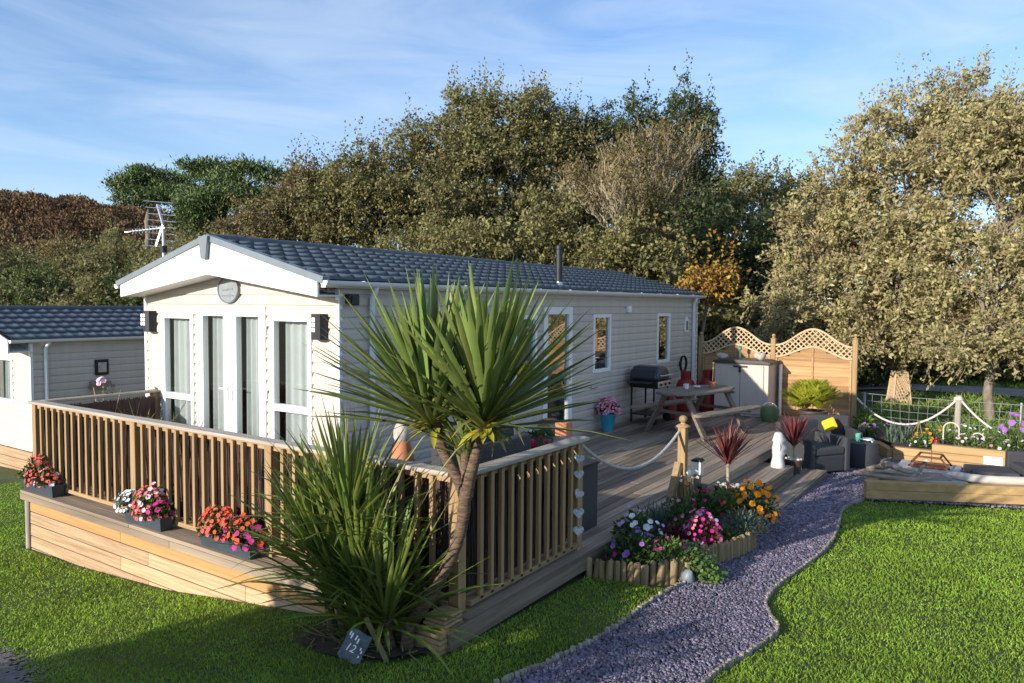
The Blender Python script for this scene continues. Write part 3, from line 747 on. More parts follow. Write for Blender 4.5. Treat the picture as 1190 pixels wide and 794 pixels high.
NRX = NX - NW / 2
for e in (NX + .12, NX - NW - .12):
    V, F = roof_tiles((NRX, 2.0), (e, 1.43), NY - .4, NY + 9.2, rows=6, pitch=.24); np_obj('roof', V, F, M_roof, nb)
m = MB(); m.tube([(NRX, NY - .4, 2.02), (NRX, NY + 9.2, 2.02)], .06, n=10); m.build('ridge_cap', M_roof, nb, smooth=True)
a0, a1 = NX - NW - .06, NX + .06
nbz = lambda x: 1.16 + .30 * (1 - abs(x - NRX) / (NW / 2 + .06)); nrz = lambda x: 1.43 + .57 * (1 - abs(x - NRX) / (NW / 2 + .12)) - .03
m = MB(); m.prism([(a0, nbz(a0)), (NRX, nbz(NRX)), (a1, nbz(a1)), (a1, nrz(a1)), (NRX, nrz(NRX)), (a0, nrz(a0))], lambda a, b, d: (a, d, b), NY - .43, NY - .40); m.build('bargeboard', M_barge, nb)
m = MB(); m.prism([(a0, nbz(a0) + .01), (NRX, nbz(NRX) + .01), (a1, nbz(a1) + .01), (a1, nbz(a1) + .03), (NRX, nbz(NRX) + .03), (a0, nbz(a0) + .03)], lambda a, b, d: (a, d, b), NY - .4, NY + .02); m.build('soffit', M_barge, nb)
g = MB(); V = []; n = 9
for y in (NY - .42, NY + 9.2):
    for i in range(n):
        t = PI * i / (n - 1); V.append((NX + .14 - .055 * math.cos(t), y, 1.42 - .062 * math.sin(t)))
g.add(V, [(i, i + 1, n + i + 1, n + i) for i in range(n - 1)] + [tuple(range(n)), tuple(range(2 * n - 1, n - 1, -1))]); g.build('gutter', M_white, nb, smooth=True)
m = MB(); m.tube([(NX + .13, NY + .30, 1.36), (NX + .06, NY + .25, 1.24), (NX + .06, NY + .25, -.9)], .036, n=12); m.build('downpipe', M_white, nb, smooth=True)
for k in range(3):
    m = MB(); m.box(NX - NW, NX, NY - .02, NY + .01, -1.02 - k * .19, -.83 - k * .19 - .012); m.build('skirt_board', M_clad, nb, bevel=.004)
for x in (-10.3, -11.4, -12.6):
    m = MB(); m.box(x - .05, x + .05, NY + .05, NY + .14, -1.75, -.83); m.build('support_leg', M_grim, nb)
m = MB(); m.box(NX - .3, NX - .02, NY + .01, NY + 9, -1.45, -.82); m.build('underfloor', M_black, nb)
m = MB(); yv = 2.56; m.box(NX + .012, NX + .06, yv - .14, yv + .14, .62, .95); v_ = m.build('wall_vent', M_black, nb, bevel=.01)
m = MB(); m.box(NX + .061, NX + .07, yv - .085, yv + .085, .68, .89); m.build('vent_grille', M_stone, v_)
m = MB(); m.box(NX + .012, NX + .25, yv - .28, yv + .16, .36, .42); m.box(NX + .02, NX + .22, yv - .25, yv + .1, .42, .50); m.build('wall_shelf', M_grim, nb)
# ------------------------------------------------------------------ deck, steps, railing
dk = empty('timber_deck', (0, 0, -.3), 'large weathered timber deck wrapped round the cream caravan with a pale larch skirt', 'deck')
m = MB(); bw, gap = .118, .007; x = .03; k = 0
while x < 2.95 - .02:
    x1 = min(x + bw, 2.95); cuts = sorted([-1.46, 9.70] + [-1.46 + ((k * 1.37) % 3.2) + j * 3.3 for j in range(4) if -1.2 < -1.46 + ((k * 1.37) % 3.2) + j * 3.3 < 9.4])
    for a, b in zip(cuts[:-1], cuts[1:]): m.box(x, x1, a + .002, b - .002, -.028, rng.uniform(-.0015, .0015))
    x = x1 + gap; k += 1
m.build('deck_boards', M_deckY, dk, bevel=.004)
m = MB(); y = -1.45
while y < -.03:
    for a, b in ((-3.40, -1.2), (-1.197, .022)): m.box(a, b, y, y + bw, -.028, rng.uniform(-.0015, .0015))
    y += bw + gap
m.build('front_boards', M_deckX, dk, bevel=.004)
m = MB()    # narrow ledge outside the railing, front and side
for (a, b) in ((-3.42, -1.1), (-1.096, 1.2), (1.204, 2.12)):
    m.box(a, b, -1.735, -1.610, -.034, .002); m.box(a, b, -1.603, -1.455, -.030, .0)
ld = m.build('ledge_boards', M_deckX, dk, bevel=.005)
m = MB()
for (a, b) in ((-3.42, -.4), (-.396, 2.12)): m.box(a, b, -1.737, -1.708, -.105, -.036)
m.build('front_fascia', M_deckX, dk, bevel=.004)
tops = [-.108, -.248, -.388, -.528, -.668]; k = 0
for i, z in enumerate(tops):
    m = MB()
    cuts = [-3.30, -1.35 + .5 * (i % 2), 1.05 - .4 * (i % 2), 2.22]
    for a, b in zip(cuts[:-1], cuts[1:]):
        m.prism([(-1.684, z - .130), (-1.664, z - .130), (-1.664, z - .001), (-1.681, z - .001)], lambda p, q, d: (d, p, q), a + .002, b - .002)
    m.build('skirt_board', M_cladtop if i == 0 else M_clad, dk, bevel=.003)
m = MB(); m.box(-3.36, -3.33, -1.66, -.1, -.8, -.11); m.box(2.20, 2.23, -1.662, -1.55, -.4, -.036); m.build('side_skirt', M_grim, dk)
m = MB(); m.tube([(-3.37, -1.665, -.85), (-3.37, -1.665, -.11)], .04, n=12); m.build('log_leg', M_edge, dk, smooth=True)
# right-hand edge
m = MB(); m.box(2.955, 2.985, -1.80, 2.9, -.135, .003); m.box(2.86, 2.953, -1.56, 9.7, -.030, .001); m.box(2.955, 2.985, 2.9, 9.7, -.14, .002); m.build('side_fascia', M_deckY, dk, bevel=.004)
m = MB(); m.box(2.84, 2.87, -1.5, 9.7, -.6, -.03); m.box(-3.3, 2.84, -1.60, -1.55, -.8, -.05); m.build('gap_shade_backing', M_black, dk)  # black sheets stand in for the shade in the gap under the deck
m = MB()
for i in range(4): m.box(2.72, 2.953, -1.88 + .006 * i, -1.58, -.15 + i * .036, -.15 + (i + 1) * .036 - .004)
for i in range(3): m.box(2.74 + .01 * i, 2.93 - .004 * i, -1.80 + .01 * i, -1.60, .0 + i * .026, .0 + (i + 1) * .026 - .004)
m.build('board_end', M_pineX, dk, bevel=.006)
for (x0, x1, y0, y1, zt) in ((2.99, 3.43, 2.85, 5.52, -.13), (3.435, 3.76, 3.0, 6.15, -.27)):
    m = MB(); nb_ = 3; wv = (x1 - x0 - .035) / nb_
    for i in range(nb_): m.box(x0 + i * wv, x0 + (i + 1) * wv - .006, y0, y1 - .03, zt - .028, zt)
    m.box(x0 + .01, x1 - .04, y0 + .02, y1 - .04, zt - .2, zt - .03)
    st = m.build('step', M_deckY, dk, bevel=.004)
    m = MB(); m.box(x1 - .034, x1, y0, y1, zt - .16, zt + .001); m.box(x0, x1 - .035, y1 - .029, y1, zt - .16, zt + .001); m.build('riser', M_deckY, st, bevel=.004)

rl = empty('deck_railing', (2.84, -1.5, 0), 'golden timber baluster railing with grey handrail round the front of the deck', 'railing')
def post(x, y, z1=.965, s=.045, m_=M_post, parent=rl, z0=-.03):
    MB().box(x - s, x + s, y - s, y + s, z0, z1).build('post', m_, parent, bevel=.005)
for x in (-3.49, -1.35, .78, 2.80): post(x, -1.50)
post(2.82, .17); post(-3.49, -.06)
RY = -1.50
m = MB(); m.box(-3.57, .9, RY - .072, RY + .058, .967, 1.0); m.box(.903, 2.91, RY - .072, RY + .058, .967, 1.0); m.build('handrail', M_railtopX, rl, bevel=.008)
m = MB(); m.box(2.78, 2.91, RY + .06, .26, .967, 1.0); m.build('handrail', M_railtopY, rl, bevel=.008)
m = MB(); m.box(-3.57, -3.43, RY + .06, -.02, .967, 1.0); m.build('handrail', M_railtopY, rl, bevel=.008)
for a, b in ((-3.445, -1.395), (-1.305, .735), (.825, 2.755)):
    MB().box(a, b, RY - .02, RY + .035, .915, .965).build('top_rail', M_pineX, rl, bevel=.004)
    m = MB(); m.box(a, b, RY - .055, RY + .03, .035, .075); m.build('bottom_rail', M_pineX, rl, bevel=.004)
    n = 13 if a < .5 else 12; st = (b - a) / (n + 1)
    for i in range(n):
        x = a + st * (i + 1) + rng.normal() * .003
        MB().box(x - .019, x + .019, RY - .0545, RY - .0215, .05 if i % 5 else .045, .95).build('baluster', M_post, rl, bevel=.003)
MB().box(2.795, 2.85, -1.45, .12, .915, .965).build('top_rail', M_pineY, rl, bevel=.004)
MB().box(2.80, 2.885, -1.45, .12, .035, .075).build('bottom_rail', M_pineY, rl, bevel=.004)
for i in range(11):
    y = -1.45 + 1.57 * (i + 1) / 12
    MB().box(2.852, 2.885, y - .019, y + .019, .05, .95).build('baluster', M_post, rl, bevel=.003)
m = MB()     # bundles of heather fixed behind the balusters
def sticks(p0, p1, n, off):
    p0 = np.array(p0, float); p1 = np.array(p1, float); d = unit(p1 - p0); nn = np.array([-d[1], d[0], 0])
    for i in range(n):
        c = p0 + (p1 - p0) * rng.random() + nn * rng.normal() * .008
        h = rng.uniform(.5, .88); z0 = rng.uniform(.08, .92 - h * .9) if h < .84 else .07
        e = c + d * rng.normal() * .03
        m.tube([c + (0, 0, z0), (c + e) / 2 + nn * rng.normal() * .006 + (0, 0, z0 + h / 2), e + (0, 0, min(.93, z0 + h))], rng.uniform(.003, .007), n=3, cap=False)
sticks((-3.44, -1.445, 0), (2.76, -1.445, 0), 900, 0); sticks((2.765, -1.44, 0), (2.765, .12, 0), 260, 0); sticks((-3.43, -1.44, 0), (-3.43, -.1, 0), 260, 0)
for (a, b) in (((-3.44, -1.43, .07), (2.76, -1.425, .92)), ((2.748, -1.42, .07), (2.753, .12, .92)), ((-3.415, -1.42, .07), (-3.41, -.1, .92))):
    m.box(min(a[0], b[0]), max(a[0], b[0]), min(a[1], b[1]), max(a[1], b[1]), a[2], b[2])
m.build('heather_screen', M_heather, rl)

# rope and newel post beside the way onto the deck
np_ = empty('rope_post', (2.93, 2.45, 0), 'golden timber post with ball finial and angled brace holding the grey rope', 'post')
MB().box(2.885, 2.975, 2.405, 2.495, -.1, .80).build('post', M_post, np_, bevel=.006)
m = MB(); m.lathe([(.075, .80), (.078, .812), (.05, .83), (.03, .835), (.026, .85), (.04, .862), (.048, .885), (.044, .908), (.026, .926), (.001, .932)], (2.93, 2.45, 0), 20); m.build('finial', M_post, np_, smooth=True)
m = MB(); m.beam((2.865, 2.27, .0), (2.91, 2.395, .40), .085, .06); m.build('brace', M_pineY, np_, bevel=.006)
def catenary(p0, p1, sag, n=18):
    p0 = np.array(p0, float); p1 = np.array(p1, float); t = np.linspace(0, 1, n)[:, None]
    return p0 + (p1 - p0) * t - np.array([0, 0, 1.]) * sag * 4 * t * (1 - t)
m = MB(); m.tube(catenary((2.84, .22, .93), (2.90, 2.40, .745), .31, 24), .017, n=10); tag(m.build('rope', M_rope, smooth=True), 'thick grey rope sagging between the railing end and the ball topped post', 'rope')
# hearts hanging down the end post
hg = empty('heart_garland', (2.885, .17, .25), 'garland of five pale wicker hearts hanging down the railing end post', 'garland')
MB().tube([(2.89, .097, .96), (2.89, .097, .15)], .002, n=4).build('string', M_rope, hg)
hp = [(0, -.75)] + [(16 * math.sin(t) ** 3 / 17, (13 * math.cos(t) - 5 * math.cos(2 * t) - 2 * math.cos(3 * t) - math.cos(4 * t)) / 17) for t in np.linspace(.1, 2 * PI - .1, 30)]
for i, (z, s, tl) in enumerate(((.83, .047, .25), (.69, .047, -.1), (.52, .047, .5), (.35, .052, -.05), (.19, .052, 0))):
    m = MB(); c, sn = math.cos(tl), math.sin(tl)
    pts = [(-(a * c - b * sn) * s, (a * sn + b * c) * s) for a, b in hp[1:]]
    m.prism(pts, lambda a, b, d: (2.885 + .86 * a + .5 * d, .105 + .5 * a - .86 * d, z + b), .0, .02)
    m.build('heart', M_heart, hg, bevel=.005)
m = MB(); m.box(2.63, 2.75, .11, .23, 1.0, 1.125); 
tp = m.build('candle_block', M_terra, bevel=.012); tag(tp, 'square terracotta block standing on the end of the handrail', 'candle holder')
# ------------------------------------------------------------------ things on the deck and round the garden
def flowers_on(parent, c, r, m_, n, size, low=-.1, k=5, name='flowers'):
    d = randdir(n); d[:, 2] = np.abs(d[:, 2]) * (1 - low) + low; d = unit(d)
    P = np.array(c) + d * np.array(r) * rng.uniform(.85, 1.1, n)[:, None]
    if n <= 100:
        for i in range(n):
            V, F = petals(P[i:i + 1], unit(d[i:i + 1] + np.array([.0, -.5, .3])), size * rng.uniform(.8, 1.2, 1), k); np_obj('flower', V, F, m_, parent)
        return
    V, F = petals(P, unit(d + np.array([.0, -.5, .3])), size * rng.uniform(.7, 1.2, n), k)
    return np_obj(name, V, F, m_, parent)
def mound(parent, c, r, m_, n, size, name='foliage', ratio=.55, up=.2):
    d = randdir(n); d[:, 2] = np.abs(d[:, 2]) * .98 - .08
    P = np.array(c) + d * np.array(r) * rng.uniform(.35, 1.0, n)[:, None]
    V, F = leaf_faces(P, unit(d + randdir(n) * .7 + np.array([0, 0, up])), unit(d + randdir(n) * .6), size * rng.uniform(.6, 1.3, n), size * ratio * rng.uniform(.7, 1.2, n))
    return np_obj(name, V, F, m_, parent)
def plant(name, label, c, r, leafm, n, size, flw=(), group=None, cat='plant', up=.2, ratio=.55):
    e = empty(name, (c[0], c[1], c[2]), label, cat, group)
    cc = (c[0], c[1], c[2] + r[2] * .15)
    mound(e, cc, r, leafm, n, size, up=up, ratio=ratio)
    for (pm, k, s) in flw: flowers_on(e, cc, r, pm, k, s)
    return e
def trough(label, x0, x1, flw, leafx=None):
    e = empty('flower_trough', ((x0 + x1) / 2, -1.63, .002), label, 'planter', 'slate blue flower troughs along the deck ledge')
    m = MB(); y0, y1, h = -1.715, -1.565, .135
    V = [(x0 + .025, y0 + .02, .003), (x1 - .025, y0 + .02, .003), (x1 - .025, y1 - .02, .003), (x0 + .025, y1 - .02, .003), (x0, y0, h), (x1, y0, h), (x1, y1, h), (x0, y1, h),
         (x0 + .012, y0 + .012, h), (x1 - .012, y0 + .012, h), (x1 - .012, y1 - .012, h), (x0 + .012, y1 - .012, h), (x0 + .03, y0 + .025, h - .03), (x1 - .03, y0 + .025, h - .03), (x1 - .03, y1 - .025, h - .03), (x0 + .03, y1 - .025, h - .03)]
    m.add(V, [(3, 2, 1, 0), (0, 1, 5, 4), (1, 2, 6, 5), (2, 3, 7, 6), (3, 0, 4, 7), (4, 5, 9, 8), (5, 6, 10, 9), (6, 7, 11, 10), (7, 4, 8, 11), (8, 9, 13, 12), (9, 10, 14, 13), (10, 11, 15, 14), (11, 8, 12, 15), (12, 13, 14, 15)])
    m.build('trough', M_trough, e, bevel=.005)
    for (dx, rx, rz, lm, nl, fl) in flw:
        c = (x0 + dx, -1.64, .13); r = (rx, .13, rz)
        mound(e, (c[0], c[1], c[2] + .01), r, lm, nl, .045)
        for (pm, k, s) in fl: flowers_on(e, c, r, pm, k, s)
    return e
trough('slate blue trough of tall coral flowers, farthest from the big palm', -3.44, -2.70, [(.26, .16, .30, M_leaf, 500, [(P_coral, 98, .021), (P_pink, 25, .024)]), (.50, .2, .16, M_leaf, 420, [(P_coral, 50, .019), (P_pale, 8, .03)]), (.05, .14, .10, M_leafl, 220, [])])
trough('slate blue trough with white trailing blooms beside coral and pale pink flowers', -1.24, -.58, [(.0, .18, .16, M_leafg, 300, [(P_white, 80, .018)]), (.36, .25, .24, M_leafl, 620, [(P_coral, 98, .022), (P_pink, 40, .02)]), (.42, .10, .33, M_leaf, 80, [(P_pale, 26, .024)]), (.55, .12, .14, M_leaf, 150, [(P_mag, 14, .028)])])
trough('slate blue trough of red and magenta flowers beside the palm clump', .02, .76, [(.22, .24, .23, M_leafl, 600, [(P_coral, 90, .021), (P_red, 60, .021)]), (.55, .24, .20, M_leaf, 520, [(P_mag, 30, .027), (P_red, 30, .026)])])

# things on the front and corner of the deck
e = empty('grass_plant', (-2.95, -.55, .0), 'straggly half dry grass plant behind the front railing near the far corner', 'plant')
MB().lathe([(.13, 0), (.17, .3), (.18, .3), (.165, .28), (.02, .27)], (-2.95, -.55, .002), 16).build('pot', M_brownpot, e, smooth=True)
n = 90; D = unit(np.array([0, 0, 1.]) + rng.normal(size=(n, 3)) * np.array([.5, .4, .1]))
V, F = blades(np.tile([-2.95, -.55, .28], (n, 1)) + rng.normal(size=(n, 3)) * [.12, .06, .02], D, rng.uniform(.5, .95, n), .014, droop=rng.uniform(.1, .8, n)); np_obj('leaves', V, F, M_straw, e)
n = 60; V, F = blades(np.tile([-2.7, -.5, .25], (n, 1)) + rng.normal(size=(n, 3)) * .08, unit(np.array([.1, 0, 1.]) + rng.normal(size=(n, 3)) * .35), rng.uniform(.4, .85, n), .012, droop=.3); np_obj('leaves', V, F, M_leafl, e)
e = empty('twiggy_plant', (-3.62, -.65, -.55), 'thin twiggy plant with a pink bloom poking above the far railing corner', 'plant')
m = MB()
for (dx, dz) in ((-.05, 1.72), (.22, 1.62), (.1, 1.5), (-.2, 1.6)): m.tube([(-3.62, -.65, -.6), (-3.62 + dx * .3, -.65, .4), (-3.62 + dx * 1.6, -.63, dz - .55)], [.012, .008, .004], n=5)
m.build('stems', M_twig, e); flowers_on(e, (-3.72, -.64, 1.12), (.06, .05, .07), P_pale, 14, .03); mound(e, (-3.60, -.64, 1.0), (.10, .08, .10), M_leafg, 40, .05)

sf = empty('rattan_sofa', (1.3, .75, 0), 'dark rattan sofa with charcoal cushions behind the corner railing', 'sofa')
m = MB(); m.box(.72, 1.34, .05, 1.45, .06, .34); m.build('base', M_rattan, sf, bevel=.02)
m = MB(); m.box(1.34, 1.47, -.05, 1.55, .05, .70); m.build('backrest', M_rattan, sf, bevel=.025)
for y in (-.05, 1.45): MB().box(.72, 1.338, y, y + .10, .05, .56).build('armrest', M_rattan, sf, bevel=.02)
m = MB(); m.box(.76, 1.33, .06, .74, .342, .46); m.box(.76, 1.33, .76, 1.44, .342, .46); m.build('seat_cushion', M_cush, sf, bevel=.03)
m = MB(); m.box(1.20, 1.33, .08, .72, .46, .78); m.box(1.20, 1.33, .78, 1.42, .46, .78); m.build('back_cushion', M_cush, sf, bevel=.04)
e = empty('garden_jar', (.60, .33, 0), 'terracotta jar with a pale rounded lid on the deck left of the sofa', 'jar')
MB().lathe([(.10, 0), (.15, .2), (.13, .5), (.09, .66), (.085, .70)], (.60, .33, .002), 18).build('jar_body', M_terra, e, smooth=True)
MB().lathe([(.075, .70), (.095, .74), (.095, .82), (.07, .88), (.05, .89), (.05, .915), (.001, .925)], (.60, .33, 0), 18).build('lid', M_stone, e, smooth=True)
e = plant('flower_pot', 'pot of crimson blooms beside the dark sofa end', (1.42, 1.78, .30), (.20, .20, .26), M_leaf, 260, .05, [(P_crim, 60, .03)], cat='potted plant')
MB().lathe([(.11, -.30), (.15, 0), (.16, 0), (.14, -.02), (.01, -.03)], (1.42, 1.78, .302), 16).build('pot', M_brownpot, e, smooth=True)
e = plant('herb_pot', 'dark pot of low green herbs beside the driftwood stump', (.55, 3.05, .30), (.20, .2, .13), M_leaf, 260, .05, [(P_white, 5, .03)], cat='potted plant')
MB().box(.37, .73, 2.85, 3.25, .002, .31).build('pot', M_brownpot, e, bevel=.02)
e = plant('herb_pot', 'small dark pot of green leaves between the sofa and the stump', (.40, 3.55, .22), (.16, .16, .13), M_leaf, 180, .05, cat='potted plant')
MB().lathe([(.10, -.22), (.14, 0), (.15, 0), (.13, -.02), (.01, -.03)], (.40, 3.55, .222), 16).build('pot', M_brownpot, e, smooth=True)
m = MB(); a = []
for i in range(15):
    t = i / 14.; a.append((.25 * (1 - .35 * t) * (1 + .22 * math.sin(9 * t)), .36 * t))
m.lathe(a, (.12, 4.15, .002), 11); st = m.build('driftwood_stump', M_grim); tag(st, 'gnarled grey driftwood stump standing by the glazed side door', 'stump')
for v in st.data.vertices: v.co.x *= 1 + .25 * math.sin(v.co.z * 14 + v.co.y * 9); v.co.y *= 1 + .2 * math.cos(v.co.z * 11 + v.co.x * 12)
m = MB(); m.lathe([(.07, 0), (.10, .03), (.115, .045), (.10, .045), (.07, .02)], (.14, 4.15, .372), 18); tag(m.build('terracotta_dish', M_terra, smooth=True), 'shallow terracotta dish resting on top of the driftwood stump', 'dish')
e = empty('planter_box', (2.43, .63, 0), 'tall dark square rattan planter box just behind the railing end', 'planter')
m = MB(); m.box(2.20, 2.66, .36, .90, .002, .62); m.build('box', M_rattan, e, bevel=.008); m = MB(); m.box(2.18, 2.68, .34, .92, .622, .655); m.build('lid', M_black, e, bevel=.006)
# pot with pink flowers
e = plant('flower_pot', 'turquoise pot of pink flowers standing against the caravan wall', (.22, 5.95, .30), (.21, .21, .24), M_leafr, 420, .05, [(P_pink, 98, .026), (P_pale, 70, .024)], cat='potted plant')
MB().lathe([(.10, -.298), (.135, -.04), (.145, -.03), (.145, 0), (.125, 0), (.12, -.03), (.01, -.03)], (.22, 5.95, .30), 20).build('pot', M_blue, e, smooth=True)

# barbecue
bq = empty('barbecue', (.42, 7.25, 0), 'black hooded gas barbecue cart against the caravan wall', 'barbecue')
m = MB()
for x in (.20, .64):
    for y in (6.95, 7.58): m.box(x - .014, x + .014, y - .014, y + .014, .03, .70)
m.box(.18, .66, 6.93, 7.60, .17, .19); m.build('cart', M_black, bq)
m = MB(); m.prism([(-.30, .0), (-.26, -.14), (.26, -.14), (.30, 0)], lambda a, b, d: (d, 7.25 + a, .80 + b), .14, .70); m.build('firebox', M_black, bq, bevel=.02)
m = MB(); prof = [(-.31, .0), (-.30, .10), (-.24, .19), (-.14, .245), (0, .262), (.14, .245), (.24, .19), (.30, .10), (.31, 0)]
m.prism(prof, lambda a, b, d: (.42 + b * .0 + d, 7.25 + a, .805 + b), -.28, .28); ld_ = m.build('hood', mat('hood_enamel', (.03, .036, .045), rough=.28, var=.1), bq, bevel=.05)
m = MB(); m.tube([(.72, 7.05, .90), (.77, 7.05, .90), (.77, 7.45, .90), (.72, 7.45, .90)], .012, n=8); m.build('hood_handle', M_alu, ld_)
for y in (6.70, 7.60): MB().box(.22, .62, y, y + .23, .765, .79).build('side_shelf', M_black, bq, bevel=.006)
m = MB(); m.box(.70, .725, 6.97, 7.53, .68, .79); cp_ = m.build('control_panel', M_alu, bq, bevel=.006)
for y in (7.06, 7.25, 7.44): m = MB(); m.tube([(.725, y, .735), (.75, y, .735)], .024, n=12); m.build('knob', M_black, cp_)
for y in (6.93, 7.60): m = MB(); m.tube([(.64, y - .02, .08), (.64, y + .02, .08)], .08, n=16); m.build('wheel', M_black, bq)
def gasb(x, y, s, label):
    g = empty('gas_bottle', (x, y, 0), label, 'gas bottle', 'red gas bottles at the far end of the caravan')
    MB().lathe([(.14, 0), (.16, .03), (.165, .08), (.165, .50), (.13, .58), (.06, .62), (.05, .64)], (x, y, .002), 20).build('body', M_red, g, smooth=True)
    m = MB(); m.lathe([(.09, .60), (.095, .74), (.085, .745), (.08, .62)], (x, y, 0), 16); m.build('collar', M_red, g, smooth=True)
    m = MB(); m.tube([(x, y, .62), (x, y, .70)], .02, n=8); m.build('valve', M_alu, g); g.scale = (s, s, s); return g
gasb(.55, 8.75, 1.15, 'large red gas bottle beside the downpipe, nearer the barbecue')
gasb(.82, 9.30, 1.15, 'red gas bottle standing against the fence beside the storage box')
gasb(.60, 7.80, .8, 'small red gas bottle half hidden behind the barbecue')
m = MB()
for k in range(3): m.tube([(.09 + .018 * k, 9.75 + .17 * math.cos(t), .92 + .17 * math.sin(t)) for t in np.linspace(0, 2 * PI, 25)], .010, n=6, cap=False)
m.box(.014, .06, 9.72, 9.78, .88, .96); tag(m.build('hose_coil', M_black), 'black hose coiled on the caravan wall by the far downpipe', 'hose')

# picnic table: rounded slabs on two A-frames
TA = np.array([.26, .966, 0]); TP = np.array([.966, -.26, 0]); TC = np.array([1.52, 6.72, 0])
pt = empty('picnic_table', tuple(TC), 'grey weathered picnic table with rounded ends and attached benches on the deck', 'picnic table')
def oval(hl, hw, n=40, p=2.6):
    return [(hl * abs(math.cos(t)) ** (2 / p) * (1 if math.cos(t) > 0 else -1), hw * abs(math.sin(t)) ** (2 / p) * (1 if math.sin(t) > 0 else -1)) for t in np.linspace(0, 2 * PI, n, endpoint=False)]
def tpt(a, b, z, c=TC): q = c + TA * a + TP * b; return (q[0], q[1], z)
for i in range(4):
    m = MB(); o0 = oval(.93, .40); b0, b1 = -.40 + .2 * i + .004, -.40 + .2 * (i + 1) - .004
    cl = []
    for (a, b) in o0: cl.append((a, min(max(b, b0), b1)))
    e0 = .93 * max(0, 1 - (abs((b0 + b1) / 2) / .42) ** 2.4) ** (1 / 2.4)
    m.prism([(-e0, b0), (e0, b0), (e0 * (1.04 if i < 2 else .93), b1), (-e0 * (1.04 if i < 2 else .93), b1)] if False else [(-.93 * max(.15, 1 - abs(b0 / .42) ** 2.4) ** .42, b0), (.93 * max(.15, 1 - abs(b0 / .42) ** 2.4) ** .42, b0), (.93 * max(.15, 1 - abs(b1 / .42) ** 2.4) ** .42, b1), (-.93 * max(.15, 1 - abs(b1 / .42) ** 2.4) ** .42, b1)], lambda a, b, d: tpt(a, b, d), .70, .75)
    m.build('top_board', M_picnic, pt, bevel=.015)
for s in (-1, 1):
    m = MB(); m.prism([(a, s * .64 + b) for a, b in oval(.93, .13, p=3.2)], lambda a, b, d: tpt(a, b, d), .41, .455); m.build('bench', M_picnic, pt, bevel=.012)
for a in (-.58, .58):
    for s in (-1, 1):
        m = MB(); m.beam(tpt(a, s * .60, .0), tpt(a, s * .20, .695), .05, .11, up=tuple(TA)); m.build('leg', M_picnic, pt, bevel=.006)
    m = MB(); m.beam(tpt(a + .05, -.66, .385), tpt(a + .05, .66, .385), .045, .05); m.beam(tpt(a + .05, -.34, .675), tpt(a + .05, .34, .675), .045, .045); m.build('cross_beam', M_picnic, pt, bevel=.005)
c = tpt(.35, .08, .752); m = MB(); m.lathe([(.05, 0), (.07, .09), (.078, .10), (.06, .10), (.02, .03)], c, 16); e = empty('table_pot', c, 'small terracotta pot with a thin beaded cane on the picnic table', 'pot')
m.build('pot', M_terra, e, smooth=True); m = MB(); m.tube([(c[0], c[1], c[2] + .03), (c[0] + .01, c[1], c[2] + .42)], .006, n=6); m.ball((c[0] + .01, c[1], c[2] + .34), .018); m.ball((c[0] + .01, c[1], c[2] + .43), .02); m.build('cane', M_straw, e)
c = tpt(-.12, -.12, .752); m = MB(); m.lathe([(.035, 0), (.043, .08), (.038, .08), (.03, .01)], c, 14); m.tube([(c[0] - .06, c[1], c[2] + .02), (c[0] - .04, c[1] - .03, c[2] + .07)], .008, n=6); tag(m.build('mug', M_leather, smooth=True), 'white mug standing on the picnic table, left of the terracotta pot', 'mug')
c = tpt(.10, -.06, .752); m = MB(); m.lathe([(.03, 0), (.06, .02), (.065, .035), (.055, .03), (.02, .01)], c, 14); tag(m.build('saucer', M_leather, smooth=True), 'low white dish on the picnic table between mug and pot', 'dish')
m = MB(); m.lathe([(.09, 0), (.12, .05), (.11, .07), (.05, .03)], (1.25, 6.75, .003), 16); tag(m.build('pet_bowl', M_leather, smooth=True), 'pale bowl on the deck boards beneath the picnic table', 'bowl')

# storage box
sb = empty('storage_box', (1.56, 9.35, 0), 'tall beige resin garden storage box with a brown lid by the trellis fence', 'storage box')
bx0, bx1, by0, by1, bh = 1.03, 2.10, 9.02, 9.66, 1.07
MB().box(bx0, bx1, by0 + .03, by1, .003, bh - .03).build('body', M_beige, sb, bevel=.015)
for a, b in ((bx0 + .02, 1.55), (1.56, bx1 - .09)):
    m = MB(); m.box(a, b, by0 + .004, by0 + .031, .06, bh - .05); d_ = m.build('door', M_beige, sb, bevel=.01)
    m = MB()
    for i in range(1, 4): x = a + (b - a) * i / 4; m.box(x - .006, x + .006, by0 - .001, by0 + .006, .10, bh - .10)
    m.build('door_rib', M_beige, d_, bevel=.002)
m = MB(); m.prism([(bx0 - .03, bh - .03), (bx1 + .04, bh - .03), (bx1 + .04, bh + .01), (bx1 - .1, bh + .045), (bx0 + .1, bh + .045), (bx0 - .03, bh + .01)], lambda a, b, d: (a, d, b), by0 - .03, by1 + .02); m.build('lid', M_lid, sb, bevel=.01)
m = MB(); m.box(1.42, 1.70, by0 - .02, by0 + .003, bh - .10, bh - .065); m.box(1.535, 1.575, by0 - .03, by0 + .003, bh - .2, bh - .06); m.build('latch', M_black, sb, bevel=.006)
m = MB(); m.box(bx0, bx0 + .08, by0 + .04, by1, .0, .05); m.box(bx1 - .08, bx1 + .005, by0 + .02, by1, .0, .05); m.build('foot', M_black, sb)
